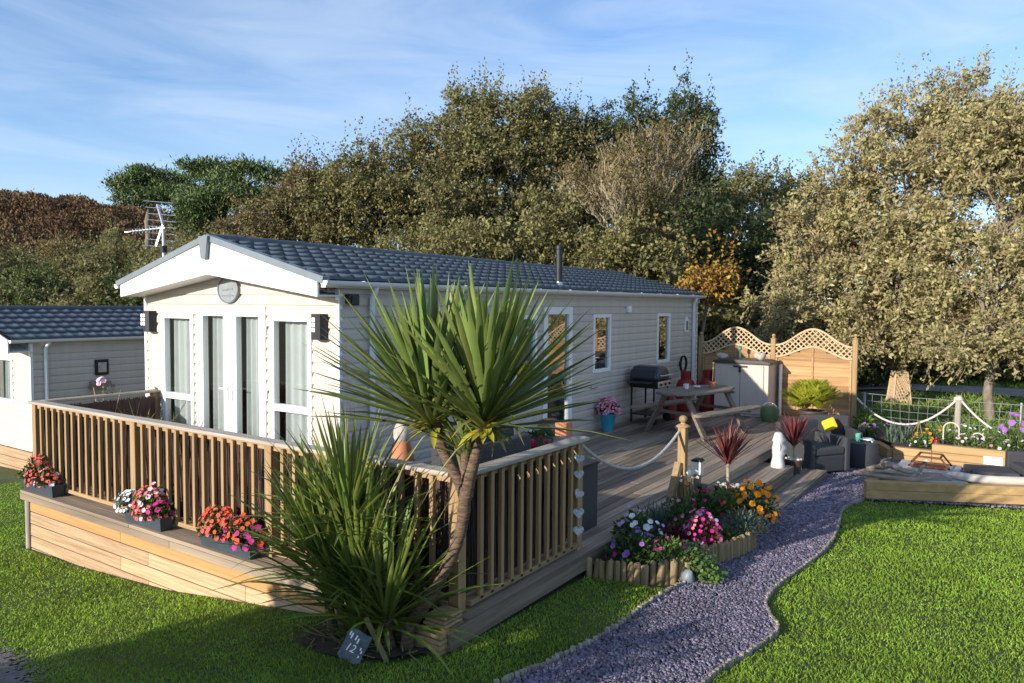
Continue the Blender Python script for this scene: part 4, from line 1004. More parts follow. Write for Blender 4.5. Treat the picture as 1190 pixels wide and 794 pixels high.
def rock(name, label, c, r, m_=M_stone, sq=(1, .8, .55), cat='stone', seed=1):
    m = MB(); m.ball((0, 0, 0), 1., 12, 8); V = np.array(m.v); k = np.random.default_rng(seed).normal(size=(4, 3)) * 1.7
    for q in k: V *= (1 + .10 * np.sin(V @ q))[:, None]
    V = V * r * np.array(sq); V[:, 2] -= V[:, 2].min(); V += np.array(c)
    m.v = [tuple(p) for p in V]; return tag(m.build(name, m_, smooth=True), label, cat)
rock('boulder', 'round pale stone weighing down the front corner of the storage box lid', (1.92, 9.12, bh + .042), .13, seed=3)
rock('boulder', 'brown stone on the storage box lid nearer the caravan', (1.13, 9.25, bh + .02), .12, seed=5)
m = MB(); m.lathe([(.03, 0), (.035, .02), (.012, .03), (.012, .16), (.035, .18), (.03, .24), (.01, .26)], (1.42, 9.45, bh + .045), 12); tag(m.build('garden_ornament', M_teal, smooth=True), 'teal bottle shaped ornament standing on the back of the storage box', 'ornament')
m = MB(); m.box(2.17, 2.20, 9.55, 9.68, .0, 1.02); tag(m.build('tall_white_board', M_white, bevel=.004), 'narrow white board upright between storage box and fence panel', 'board')

# wavy trellis fence
fn = empty('trellis_fence', (2.0, 9.75, -.1), 'pine fence of two wavy topped panels with diamond trellis behind the storage box', 'fence')
for x in (.49, 1.99, 3.51):
    m = MB(); z1 = 1.52 if x < 3 else 1.56; m.box(x - .045, x + .045, 9.73, 9.82, -.45, z1); p_ = m.build('post', M_post, fn, bevel=.006)
    m = MB(); m.lathe([(.06, 0), (.062, .012), (.03, .02), (.022, .035), (.034, .05), (.038, .07), (.02, .095), (.001, .10)], (x, 9.775, z1), 14); m.build('finial', M_post, p_, smooth=True)
for (xa, xb) in ((.54, 1.94), (2.04, 3.46)):
    mid = (xa + xb) / 2; hw = (xb - xa) / 2
    topz = lambda x: 1.40 + .33 * .5 * (1 + math.cos(PI * (x - mid) / hw)); botz = lambda x: 1.17 + .21 * .5 * (1 + math.cos(PI * (x - mid) / hw))
    m = MB(); z = -.06; k = 0
    while z < 1.36:
        zt = z + .094
        # span of this slat under the curved edge
        xs = [x for x in np.linspace(xa, xb, 80) if botz(x) - .03 > z + .03]
        if not xs: break
        dy = .006 if k % 2 else 0
        if zt < 1.13: m.box(xa, xb, 9.755 + dy, 9.767 + dy, z, zt)
        else:
            pl = [(xs[0], z), (xs[-1], z)] + [(x, min(zt, botz(x) - .02)) for x in xs[::-1]]
            m.prism(pl, lambda a, b, d: (a, d, b), 9.755 + dy, 9.767 + dy)
        z += .088; k += 1
    pn = m.build('panel', M_fence, fn, bevel=.002)
    m = MB()
    for x in (xa + .02, mid, xb - .02): m.box(x - .018, x + .018, 9.735, 9.754, -.08, botz(x) - .01)
    m.box(xa, xb, 9.736, 9.753, -.09, -.04)
    m.build('batten', M_fence, pn)
    for zf in (topz, botz):
        m = MB(); xs = np.linspace(xa, xb, 30)
        V = []; 
        for x in xs: V += [(x, 9.735, zf(x) - .018), (x, 9.78, zf(x) - .018), (x, 9.78, zf(x) + .018), (x, 9.735, zf(x) + .018)]
        F = [(i * 4 + j, i * 4 + (j + 1) % 4, i * 4 + 4 + (j + 1) % 4, i * 4 + 4 + j) for i in range(29) for j in range(4)]; m.add(V, F); m.build('curved_rail', M_trellis, pn)
    for sgn in (1, -1):
        m = MB()
        for c0 in np.arange(-.5, 4.5, .105):
            run = []
            for x in np.linspace(xa, xb, 160):
                z = 1.0 + sgn * (x - xa) + (c0 - (1.6 if sgn > 0 else 0))
                if botz(x) < z < topz(x): run.append((x, z))
                else:
                    if len(run) > 3: m.beam((run[0][0], 9.752 + .007 * sgn, run[0][1]), (run[-1][0], 9.752 + .007 * sgn, run[-1][1]), .007, .02, up=(0, 0, 1)) if False else m.obox(((run[0][0] + run[-1][0]) / 2, 9.757 + .005 * sgn, (run[0][1] + run[-1][1]) / 2), np.array([run[-1][0] - run[0][0], 0, run[-1][1] - run[0][1]]) / 2, np.array([0, .0045, 0]), unit(np.array([-(run[-1][1] - run[0][1]), 0, run[-1][0] - run[0][0]])) * .011)
                    run = []
            if len(run) > 3: m.obox(((run[0][0] + run[-1][0]) / 2, 9.757 + .005 * sgn, (run[0][1] + run[-1][1]) / 2), np.array([run[-1][0] - run[0][0], 0, run[-1][1] - run[0][1]]) / 2, np.array([0, .0045, 0]), unit(np.array([-(run[-1][1] - run[0][1]), 0, run[-1][0] - run[0][0]])) * .011)
        m.build('trellis', M_trellis, pn)

# potted palms and statue
def fan_fronds(c, n, L, m_, parent, name='fronds'):
    parts = []
    for i in range(n):
        az = rng.uniform(0, 2 * PI); el = rng.uniform(.35, 1.4)
        d = np.array([math.cos(az) * math.cos(el), math.sin(az) * math.cos(el), math.sin(el)]); s = unit(np.cross(d, [0, 0, 1])); u = np.cross(s, d)
        k = 16; t = np.linspace(.25, 1, k); st = np.array(c) + d * L * .25
        P = np.repeat(np.array(c) + d[None] * (L * (.2 + .55 * t))[:, None] - np.array([0, 0, .05]) * (t ** 2)[:, None] * L, 2, 0)
        sg = np.tile([1, -1], k)[:, None]
        D = unit(d * .9 + sg * s * .75 + u * .25 + rng.normal(size=(2 * k, 3)) * .08)
        parts.append(leaf_faces(P, D, np.tile(u, (2 * k, 1)), L * .42 * np.repeat(np.sin(t * 2.6 + .4), 2) + .05, .024))
    V, F = join(parts); return np_obj(name, V, F, m_, parent)
e = empty('potted_palm', (3.05, 8.45, 0), 'bushy lime green palm in a brown pot against the fence panel', 'potted plant')
MB().lathe([(.17, 0), (.24, .26), (.255, .26), (.255, .31), (.22, .31), (.20, .27), (.02, .27)], (3.05, 8.45, .002), 20).build('pot', M_brownpot, e, smooth=True)
fan_fronds((3.05, 8.45, .22), 64, .78, M_yucca, e)
def spiky(name, label, base, pot, h, trunk, n, L, potm, pebbles=True):
    e = empty(name, base, label, 'potted plant', 'burgundy spiky plants by the steps'); x, y, z = base
    pr, ph = pot
    MB().lathe([(pr * .75, 0), (pr, ph - .02), (pr * 1.06, ph - .02), (pr * 1.06, ph), (pr * .92, ph), (pr * .9, ph - .03), (.02, ph - .03)], (x, y, z + .002), 20).build('pot', potm, e, smooth=True)
    if pebbles:
        m = MB()
        for i in range(46):
            r = pr * .92 * math.sqrt(rng.random()); t = rng.uniform(0, 2 * PI); m.ball((x + r * math.cos(t), y + r * math.sin(t), z + ph + rng.uniform(-.01, .015)), rng.uniform(.014, .026), 6, 4, (1, .8, .6))
        m.build('pebbles', M_pebble, e, smooth=True)
    zt = z + ph + trunk
    m = MB(); m.tube([(x, y, z + ph - .04), (x + .004, y, (z + ph + zt) / 2), (x, y, zt)], [.022, .018, .024], n=8); m.build('stem', M_twig, e, smooth=True)
    D = unit(np.array([0, 0, 1.]) * rng.uniform(.5, 2.4, (n, 1)) + randdir(n) * np.array([1, 1, .25]))
    V, F = blades(np.tile([x, y, zt], (n, 1)) + rng.normal(size=(n, 3)) * .012, D, L * rng.uniform(.75, 1.1, n), .027, droop=rng.uniform(0, .08, n)); np_obj('leaves', V, F, M_redleaf, e)
    return e
spiky('spiky_plant', 'burgundy spiky plant in a pebble topped pot beside the bollard lamp', (3.28, 2.98, -.13), (.15, .20), 0, .26, 70, .52, M_brownpot)
spiky('spiky_plant', 'burgundy spiky plant in a dark pot behind the white stone head', (3.38, 5.72, -.27), (.125, .20), 0, .20, 60, .52, M_brownpot)
mo = empty('stone_head', (3.26, 5.30, -.13), 'white carved stone head statue standing on the upper deck step', 'statue')
# profile faces +x/-y; cross-sections from chest to brow
m = MB(); secs = [(0, .105, .095, 0), (.05, .11, .095, 0), (.12, .085, .08, 0), (.15, .078, .075, .004), (.175, .080, .078, .022), (.205, .078, .082, .030), (.235, .078, .080, .014), (.25, .076, .084, .030), (.275, .076, .085, .040), (.31, .074, .078, .030), (.345, .072, .070, .008), (.365, .074, .075, .010), (.385, .078, .085, .026), (.41, .074, .075, .016), (.46, .064, .062, .006), (.495, .052, .050, .0), (.505, .03, .03, 0)]
n = 22; V = []; fd = np.array([.86, .50]); sd = np.array([-.50, .86])
for (z, wv, dv, off) in secs:
    for j in range(n):
        t = 2 * PI * j / n; a = math.cos(t); b = math.sin(t)
        fwd = dv * a + (off * max(0, a) ** 5 if True else 0); q = sd * (wv * b * (1 - .15 * max(0, a) ** 3)) + fd * fwd
        V.append((3.26 + q[0], 5.30 + q[1], -.128 + z))
k = len(secs); F = [(i * n + j, i * n + (j + 1) % n, (i + 1) * n + (j + 1) % n, (i + 1) * n + j) for i in range(k - 1) for j in range(n)] + [tuple(range(n - 1, -1, -1)), tuple((k - 1) * n + j for j in range(n))]
m.add(V, F); m.build('head', M_whitestone, mo, smooth=True)
for s in (-1, 1):
    m = MB(); q = sd * .076 * s; m.ball((3.26 + q[0], 5.30 + q[1], .17), .03, 8, 6, (.5, .5, 1.9)); m.build('ear', M_whitestone, mo, smooth=True)
# bollard lamp
e = empty('bollard_lamp', (3.01, 2.72, -.2), 'short bollard lamp with white lantern and dark cap by the flower bed', 'lamp')
MB().box(2.975, 3.045, 2.685, 2.755, -.22, .22).build('post', M_grim, e, bevel=.004)
m = MB(); m.box(2.955, 3.065, 2.665, 2.775, .222, .37); m.build('lantern', M_lampglass, e, bevel=.006)
m = MB(); m.prism([(-.062, 0), (.062, 0), (.062, .012), (.035, .03), (-.035, .03), (-.062, .012)], lambda a, b, d: (3.01 + a, 2.72 + d, .371 + b), -.062, .062); m.build('cap', M_black, e, bevel=.003)
m = MB(); m.box(3.06, 3.13, 2.60, 2.70, -.3, .10); m.box(3.05, 3.14, 2.59, 2.71, .10, .115); tag(m.build('dark_box', M_black, bevel=.006), 'small black upright box between bollard lamp and spiky plant pot', 'box')

# rattan armchairs and stools on the slate
def armchair(name, label, loc, yaw, cush):
    e = empty(name, (0, 0, 0), label, 'armchair', 'dark rattan armchairs on the slate')
    # local: +x is the way the sitter faces
    MB().box(-.36, .34, -.30, .30, .05, .30).build('base', M_rattan, e, bevel=.02)
    MB().box(-.42, -.30, -.40, .40, .04, .74).build('backrest', M_rattan, e, bevel=.03)
    for s in (-1, 1): MB().box(-.298, .36, *(sorted((s * .302, s * .40))), .04, .56).build('armrest', M_rattan, e, bevel=.025)
    MB().box(-.29, .345, -.295, .295, .302, .42).build('seat_cushion', M_cush, e, bevel=.03)
    if cush:
        m = MB(); m.obox((-.14, .02, .60), (.028, 0, .02), (0, .10, .045), (-.05, -.03, .085)); m.build('cushion', M_yellow, e, bevel=.05)
    e.location = loc; e.rotation_euler = (0, 0, yaw); return e
armchair('rattan_armchair', 'dark rattan armchair nearest the steps with a plant shadow on its side', (3.46, 6.62, gz(3.46, 6.6) + .01), math.radians(-33), False)
armchair('rattan_armchair', 'dark rattan armchair holding a bright yellow cushion near the fence', (3.50, 7.72, gz(3.4, 7.66) + .01), math.radians(-62), True)
armchair('rattan_armchair', 'dark rattan armchair cut off by the right edge behind the long log', (6.42, 6.75, gz(6.4, 6.7) + .01), math.radians(200), False)
g0 = gz(4.0, 7.55)
e = empty('side_stool', (4.0, 7.50, g0), 'dark drum shaped rattan stool carrying a glass and white cloth', 'stool')
MB().lathe([(.24, .0), (.27, .1), (.265, .30), (.25, .42), (.01, .425)], (4.0, 7.50, g0 + .01), 24).build('body', M_rattan, e, smooth=True)
m = MB(); m.lathe([(.035, 0), (.042, .13), (.038, .13), (.032, .01)], (3.97, 7.42, g0 + .437), 14); tag(m.build('tumbler', mat('green_glass', (.12, .42, .30), rough=.12, var=.05, spec=.8), smooth=True), 'green glass tumbler standing on the rattan stool', 'glass')
m = MB(); V = []; 
for i in range(9):
    for j in range(7): V.append((3.92 + .30 * i / 8, 7.48 + .22 * j / 6, g0 + .445 + .025 * abs(math.sin(i * 1.3 + j * .9)) - (.10 * max(0, i - 6) / 2)))
m.add(V, [(i * 7 + j, i * 7 + j + 1, i * 7 + j + 8, i * 7 + j + 7) for i in range(8) for j in range(6)]); cl = m.build('cloth', M_leather, smooth=True); so_ = cl.modifiers.new('s', 'SOLIDIFY'); so_.thickness = .008; tag(cl, 'crumpled white cloth lying on the rattan stool', 'cloth')
e = empty('footstool', (5.80, 6.45, gz(5.8, 6.4)), 'low dark rattan footstool in front of the right edge armchair', 'footstool')
m = MB(); gq = gz(5.8, 6.4); m.obox((5.80, 6.45, gq + .17), (.26, .07, 0), (-.07, .24, 0), (0, 0, .14)); m.build('base', M_rattan, e, bevel=.015); m = MB(); m.obox((5.80, 6.45, gq + .34), (.265, .072, 0), (-.072, .245, 0), (0, 0, .03)); m.build('pad', M_cush, e, bevel=.02)

# fire pit and raised beds
gf = gz(5.05, 6.6)
e = empty('fire_pit', (5.05, 6.55, gf), 'stone fire pit with a slab top and rusty iron rack', 'fire pit')
m = MB()
for r in range(3):
    for i in range(4):
        x0 = 4.78 + i * .137 + (.0 if r % 2 else .03); m.box(x0, x0 + .13, 6.32, 6.40, gf - .02 + r * .082, gf + .055 + r * .082)
m.box(4.79, 5.32, 6.40, 6.82, gf - .02, gf + .225); m.build('stone_base', M_granite, e, bevel=.012)
m = MB(); z0 = gf + .228; m.box(4.66, 5.44, 6.22, 6.42, z0, z0 + .055); m.box(4.66, 5.44, 6.76, 6.95, z0, z0 + .055); m.box(4.66, 4.86, 6.422, 6.758, z0, z0 + .055); m.box(5.24, 5.44, 6.422, 6.758, z0, z0 + .055); m.build('slab_top', M_granite, e, bevel=.008)
m = MB(); zz = z0 + .06; m.box(4.84, 5.26, 6.41, 6.77, z0 + .03, zz)
fr = lambda a, b: m.beam(a, b, .022, .022)
for y in (6.42, 6.76):
    fr((4.80, y, zz + .01), (4.92, y, zz + .16)); fr((4.92, y, zz + .16), (5.20, y, zz + .16)); fr((5.20, y, zz + .16), (5.32, y, zz + .01)); fr((4.80, y, zz + .02), (5.32, y, zz + .02))
for x in (4.92, 5.20): fr((x, 6.42, zz + .16), (x, 6.76, zz + .16))
m.build('iron_rack', M_rust, e)
rb = empty('raised_bed_edge', (5.3, 5.4, -.36), 'low golden sleeper edging topped with driftwood along the lawn', 'sleeper edging')
A = np.array([4.47, 4.99]); Dv = np.array([.898, .441]); Nv = np.array([-.441, .898])
def along(a, b, z): q = A + Dv * a + Nv * b; return (q[0], q[1], z)
gb = -.36
for r in range(2):
    m = MB(); L0 = 3.6
    m.obox(along(L0 / 2, .06, gb + .03 + r * .115 + .055), (*(Dv * L0 / 2), 0), (*(Nv * .06), 0), (0, 0, .0565)); m.build('sleeper', M_sleeper, rb, bevel=.008)
    m = MB(); m.obox((A[0] + .10, A[1] + .50, gb + .03 + r * .115 + .055), (.058, -.012, 0), (.075, .36, 0), (0, 0, .0565)); m.build('sleeper', M_sleeperY, rb, bevel=.008)
m = MB(); m.obox(along(.80, .40, gb + .20), (*(Dv * .52), 0), (*(Nv * .27), 0), (0, 0, .045)); m.build('slab_fill', M_granite, rb, bevel=.006)
m = MB(); m.obox(along(.72, .45, gb + .255), (*(Dv * .42), 0), (*(Nv * .20), 0), (0, 0, .014)); tag(m.build('weathered_plank', M_grim, bevel=.006), 'flat grey plank lying on the raised edge under the driftwood', 'plank')
zt = gb + .26
def stick(label, pts, r, seed, name='driftwood_branch'):
    m = MB(); P = catmull(pts, 5); k = len(P); r_ = np.interp(np.linspace(0, 1, k), [0, .15, .7, 1], [r * .6, r, r * .9, r * .35]) * (1 + .15 * np.random.default_rng(seed).normal(size=k))
    m.tube(P, r_, n=8); return tag(m.build(name, M_drift, smooth=True), label, 'driftwood')
stick('long pale driftwood branch lying lowest along the front of the pile', [along(-.04, .40, zt + .03), along(.3, .2, zt + .02), along(.62, .10, zt + .02), along(.86, .16, zt + .04)], .034, 1)
stick('forked grey driftwood piece lying across the top of the pile', [along(.15, .5, zt + .06), along(.38, .42, zt + .13), along(.55, .25, zt + .10), along(.75, .2, zt + .08)], .036, 2)
stick('short upright driftwood knot at the right end of the pile', [along(.58, .12, zt + .03), along(.70, .22, zt + .08), along(.82, .3, zt + .18)], .032, 3)
stick('thin pale driftwood stick at the left end of the pile', [along(.06, .52, zt + .02), along(.22, .45, zt + .05), along(.5, .42, zt + .05)], .024, 4)
stick('stubby brown driftwood lump at the back of the pile', [along(.28, .52, zt + .03), along(.42, .50, zt + .13), along(.58, .42, zt + .10)], .048, 5)
stick('crooked thin driftwood twig standing out of the middle of the pile', [along(.34, .4, zt + .08), along(.30, .34, zt + .20), along(.40, .30, zt + .26)], .018, 6)
stick('curved pale driftwood rib leaning over the front of the pile', [along(.10, .34, zt + .02), along(.26, .22, zt + .09), along(.46, .16, zt + .08), along(.60, .2, zt + .03)], .022, 7)
P = [along(1.16, .42, -.055), along(1.5, .22, -.07), along(2.2, .17, -.065), along(3.2, .18, -.05)]
m = MB(); q = catmull(P, 6); m.tube(q, np.interp(np.linspace(0, 1, len(q)), [0, .1, .6, 1], [.02, .055, .06, .06]), n=12); tag(m.build('bleached_log', mat('bleached_log_wood', (.50, .45, .39), rough=.8, var=.15, nscale=1, stretch=(1.5, 12, 12), bump=.3), smooth=True), 'long bleached white log lying on the sleeper edging at the right edge', 'log')
bb = empty('raised_bed', (5.4, 8.5, -.45), 'golden sleeper retaining wall of the flower bed behind the fire pit', 'raised bed')
for (x0, x1, zt_) in ((4.36, 4.93, -.20), (4.935, 7.6, -.09)):
    k = 3 if zt_ > -.15 else 2; h = (zt_ + .46) / k
    for r in range(k): MB().box(x0, x1, 8.45, 8.57, -.46 + r * h, -.46 + (r + 1) * h - .004).build('sleeper', M_sleeper, bb, bevel=.008)
m = MB(); m.obox((4.13, 8.90, -.33), (.19, -.40, 0), (.05, .024, 0), (0, 0, .09)); m.build('sleeper', M_sleeper, bb, bevel=.008)
m = MB(); m.box(4.30, 7.6, 8.57, 10.3, -.5, -.20); m.box(3.6, 4.3, 9.2, 10.3, -.5, -.2); m.build('soil', M_soil, bb)
m = MB(); m.box(5.66, 5.92, 8.435, 8.449, -.33, -.20); tag(m.build('white_plate', M_white, bevel=.003), 'blank white rectangular plate on the front of the raised bed', 'plate')
m = MB(); m.obox((4.85, 7.3, gz(4.85, 7.3) + .13), (.16, .05, .1), (-.05, .15, 0), (-.02, 0, .015)); tag(m.build('white_slab', M_leather, bevel=.006), 'white slab leaning behind the fire pit', 'slab')
# rope fence
fp = empty('rope_fence', (5.21, 9.92, -.3), 'weathered log post and bleached ropes edging the flower bed', 'rope fence')
for x in (5.21, 7.1):
    m = MB(); m.tube([(x, 9.92, -.45), (x, 9.92, .3), (x + .01, 9.92, .60)], [.055, .052, .055], n=12); p_ = m.build('log_post', M_edge, fp, smooth=True)
    m = MB(); m.tube([(x + .06 * math.cos(t), 9.92 + .06 * math.sin(t), .50 + .03 * t / 6) for t in np.linspace(0, 12, 40)], .018, n=6); m.build('rope_lashing', M_ropew, p_, smooth=True)
for a, b, s in (((3.55, 9.80, .44), (5.17, 9.90, .50), .47), ((5.25, 9.90, .52), (7.08, 9.92, .52), .60)):
    m = MB(); m.tube(catenary(a, b, s, 30), .019, n=8); r_ = m.build('rope', M_ropew, fp, smooth=True)
wf = empty('wire_fence', (5.5, 10.25, -.4), 'thin galvanised wire mesh fence behind the rope and post', 'wire fence')
m = MB()
for z in (-.38, -.24, -.10, .04, .18, .32, .46): m.tube([(3.56, 10.25, z + .03), (4.4, 10.25, z + .005), (5.4, 10.25, z), (8.5, 10.3, z)], .004 if z < .4 else .0055, n=4)
x = 3.6
while x < 8.5: m.tube([(x, 10.25, -.40), (x + .02 * math.sin(x * 5), 10.25, 0), (x, 10.25, .46)], .0035, n=4); x += .16
m.build('wires', M_wire, wf)
for x in (3.62, 6.15, 8.5): m = MB(); m.tube([(x, 10.29, -.5), (x, 10.29, .5)], .02, n=8); m.build('stake', M_wire, wf)
# small ornaments in the raised bed
def hoop(label, x, y, z, r, h):
    m = MB(); m.tube([(x - r, y, z), (x - r, y, z + h - r)] + [(x - r * math.cos(t), y, z + h - r + r * math.sin(t)) for t in np.linspace(0, PI, 14)] + [(x + r, y, z + h - r), (x + r, y, z)], .011, n=6); tag(m.build('garden_hoop', M_ropew, smooth=True), label, 'hoop')
hoop('tall pale wire hoop standing in the bed before the log post', 5.17, 9.0, -.2, .115, .42); hoop('small pale wire hoop right of the log post', 5.55, 9.2, -.2, .09, .25)
m = MB()
for dx in (-.13, 0, .12): m.tube([(4.62 + dx, 9.3 + .05 * dx, -.2), (4.66, 9.3, .16)], .008, n=5)
tag(m.build('cane_wigwam', M_straw), 'little wigwam of pale canes in the bed beside the lavender', 'plant support')
m = MB(); m.lathe([(.05, 0), (.055, .10), (.03, .13), (.03, .15), (.04, .155)], (4.98, 8.70, -.2), 12); m.ball((4.98, 8.70, -.02), .025, 8, 6); tag(m.build('red_jar', mat('dark_red_glass', (.22, .02, .03), rough=.25), smooth=True), 'small dark red jar on the raised bed behind the fire pit', 'jar')

# house number slate
e = empty('number_slate', (2.64, -2.33, -.16), 'rough slate plate painted with the number 12 leaning by the palm', 'sign')
cen = np.array([2.64, -2.33, .02]); nrm = unit(np.array([.62, -.62, .42])); rt = unit(np.cross([0, 0, 1.], nrm)); up_ = np.cross(nrm, rt)
ang = math.radians(-30); rt2 = rt * math.cos(ang) + up_ * math.sin(ang); up2 = -rt * math.sin(ang) + up_ * math.cos(ang)
out = [(a * .74, b * .74) for a, b in [(-.10, .125), (-.03, .13), (.04, .12), (.10, .125), (.105, .05), (.095, -.03), (.105, -.10), (.06, -.13), (-.01, -.12), (-.07, -.135), (-.105, -.11), (-.098, -.04), (-.108, .04)]]
m = MB(); m.prism(out, lambda a, b, d: tuple(cen + rt2 * a + up2 * b + nrm * d), -.012, .012); sl_ = m.build('slate', M_slate, e, bevel=.005)
M_paint = mat('white_paint', (.80, .80, .78), rough=.6, var=.05)
cu = bpy.data.curves.new('digits', 'FONT'); cu.body = '12'; cu.size = .066; cu.extrude = .0015; cu.align_x = 'CENTER'; cu.align_y = 'CENTER'; cu.shear = .15
to = bpy.data.objects.new('digits', cu); COL.objects.link(to); dg = bpy.context.evaluated_depsgraph_get(); me = bpy.data.meshes.new_from_object(to.evaluated_get(dg)); bpy.data.objects.remove(to)
o = bpy.data.objects.new('digits', me); COL.objects.link(o); me.materials.clear(); me.materials.append(M_paint); o.parent = sl_
Mx = Matrix((( rt2[0], up2[0], nrm[0]), (rt2[1], up2[1], nrm[1]), (rt2[2], up2[2], nrm[2]))).to_4x4()
q = cen + nrm * .0135 - rt2 * .02 - up2 * .02 - np.array(worigin(sl_)); o.matrix_local = Matrix.Translation(Vector(q)) @ Mx
for (a, b, w_, h_) in ((-.080, .075, .004, .013), (-.06, .062, .005, .017), (-.02, .062, .005, .015), (.005, .045, .005, .016), (.055, -.0, .004, .008), (.070, -.02, .004, .008), (.065, -.06, .004, .007)):
    c_ = cen + (rt2 * a + up2 * b) * .76 + nrm * .0135; MB().obox(c_, rt2 * w_, up2 * h_, nrm * .0015).build('painted_letter', M_paint, sl_)
m = MB(); m.beam(cen - nrm * .03 + up_ * .16 + rt * .07, cen - nrm * .16 - up_ * .1 + rt * .2, .035, .03); m.build('prop', M_straw, e)

# log edging of lawn and flower bed
def edging(label, line, h, r, m_=M_edge, lean=.12):
    L_ = np.concatenate([[0], np.cumsum(np.linalg.norm(np.diff(line, axis=0), axis=1))]); s = 0; m = MB()
    while s < L_[-1]:
        rr = r * rng.uniform(.8, 1.2); x = np.interp(s, L_, line[:, 0]); y = np.interp(s, L_, line[:, 1]); z = gz(x, y); hh = h * rng.uniform(.75, 1.2)
        m.tube([(x, y, z - .04), (x + rng.normal() * lean * hh, y + rng.normal() * lean * hh, z + hh)], [rr, rr * .93], n=7); s += rr * 2.02
    return tag(m.build('log_edging', m_), label, 'lawn edging')
edging('pale log stake edging between the near lawn and the slate path', PATH_L, .042, .016)
edging('pale log stake edging along the big right hand lawn', PATH_R, .030, .013)
rock('boulder', 'grey stone ending the log edging beside the flower bed', (3.77, .42, gz(3.77, .42) - .01), .055, M_grey, (1, .8, 1.1), seed=9)
def logroll(label, pts, h0, h1, r):
    line = catmull(pts, 8); L_ = np.concatenate([[0], np.cumsum(np.linalg.norm(np.diff(line, axis=0), axis=1))])
    x, y = line[len(line) // 2]; e = empty('log_roll', (x, y, gz(x, y)), label, 'log edging', 'upright log rolls round the flower bed'); s = 0
    while s < L_[-1]:
        rr = r * rng.uniform(.8, 1.15); x = np.interp(s, L_, line[:, 0]); y = np.interp(s, L_, line[:, 1]); z = gz(x, y); hh = np.interp(s, [0, L_[-1]], [h0, h1]) * rng.uniform(.92, 1.08)
        m = MB(); m.tube([(x, y, z - .06), (x + rng.normal() * .008, y + rng.normal() * .008, z + hh - .008), (x, y, z + hh)], [rr, rr, rr * .8], n=9); m.build('log', M_log, e, smooth=True); s += rr * 2.03
logroll('upright log roll holding the front of the flower bed by the near lawn', [(3.0, .10), (3.22, .14), (3.45, .22), (3.66, .42), (3.74, .56)], .145, .175, .033)
logroll('upright log roll curving along the flower bed beside the slate path', [(3.70, .78), (3.78, 1.02), (3.88, 1.38), (3.95, 1.82)], .195, .18, .026)
m = MB(); V = []; bedp = [(3.0, .16), (3.6, .42), (3.66, .8), (3.88, 1.7), (3.7, 2.7), (3.0, 2.8)]
m.prism(bedp, lambda a, b, d: (a, b, d), -.4, -.11); bs = m.build('flower_bed_soil', M_soil); bs['kind'] = 'structure'
FB = 'flowers planted in the log edged bed'
plant('petunia_plant', 'violet and magenta petunias at the near end of the flower bed', (3.28, .42, -.09), (.26, .24, .24), M_leaf, 800, .05, [(P_purple, 17, 0.030), (P_mag, 12, 0.021)], FB)
plant('petunia_plant', 'white and lilac petunias beside the deck edge', (3.15, .78, -.08), (.24, .26, .32), M_leaf, 700, .05, [(P_white, 15, 0.033), (P_lil, 20, 0.021)], FB)
plant('trailing_plant', 'leafy plant with a few magenta blooms spilling over the log roll', (3.55, .55, -.09), (.22, .22, .20), M_leafl, 640, .045, [(P_mag, 11, 0.021)], FB)
plant('begonia_plant', 'bright pink begonia mound in the middle of the flower bed', (3.62, 1.18, -.10), (.18, .17, .30), M_leafr, 460, .045, [(P_pink, 60, 0.020), (P_mag, 50, 0.020), (P_lil, 10, 0.022)], FB)
plant('heather_plant', 'low dark red heather between petunias and begonia', (3.40, 1.05, -.10), (.16, .15, .17), M_leafr, 700, .04, [], FB)
plant('bedding_plant', 'grey green feathery plant spreading at the far corner of the bed', (3.80, 1.85, -.12), (.24, .30, .22), M_leafg, 900, .05, [], FB, ratio=.25)
plant('gerbera_plant', 'plant with red orange daisies in front of the pebble topped pot', (3.50, 2.25, -.10), (.20, .2, .32), M_leafl, 420, .06, [(P_red, 11, 0.024)], FB)
plant('marigold_plant', 'tall bushy plant covered with orange marigolds by the steps', (3.75, 2.45, -.15), (.24, .32, .40), M_leaf, 700, .05, [(P_orange, 57, 0.034), (P_orange, 37, 0.021)], FB)
plant('bedding_plant', 'dull pink blooms on dark leaves behind the begonia', (3.25, 1.55, -.09), (.22, .25, .30), M_leaf, 700, .045, [(P_pink, 20, 0.018)], FB)
plant('bedding_plant', 'dark leafy plant with crimson blooms left of the red daisies', (3.35, 2.0, -.09), (.2, .22, .30), M_leaf, 560, .05, [(P_crim, 22, 0.020), (P_mag, 5, 0.020)], FB)
plant('bedding_plant', 'low dark green plant filling the bed edge behind the log roll', (3.72, 1.50, -.12), (.16, .22, .13), M_leaf, 420, .04, [(P_white, 3, 0.020)], FB)
e = empty('grass_tuft', (3.10, 1.35, -.1), 'dark tuft of narrow grass leaves beside the deck edge', 'plant', FB)
n = 90; V, F = blades(np.tile([3.10, 1.35, -.11], (n, 1)) + rng.normal(size=(n, 3)) * [.05, .05, 0], unit(np.array([0, 0, 1.]) + rng.normal(size=(n, 3)) * .35), rng.uniform(.25, .48, n), .013, droop=.3); np_obj('leaves', V, F, M_leafg, e)
e = empty('tall_wildflower', (3.05, 2.35, -.1), 'thin yellow green stems with tiny blooms next to the rope post', 'plant', FB)
n = 16; V, F = blades(np.tile([3.05, 2.35, -.1], (n, 1)) + rng.normal(size=(n, 3)) * .04, unit(np.array([0, 0, 1.]) + rng.normal(size=(n, 3)) * .2), rng.uniform(.3, .55, n), .012, droop=.1); np_obj('stems', V, F, M_leafl, e); flowers_on(e, (3.05, 2.35, .18), (.12, .1, .2), P_white, 10, .022); flowers_on(e, (3.08, 2.38, .1), (.12, .1, .15), P_orange, 6, .025)
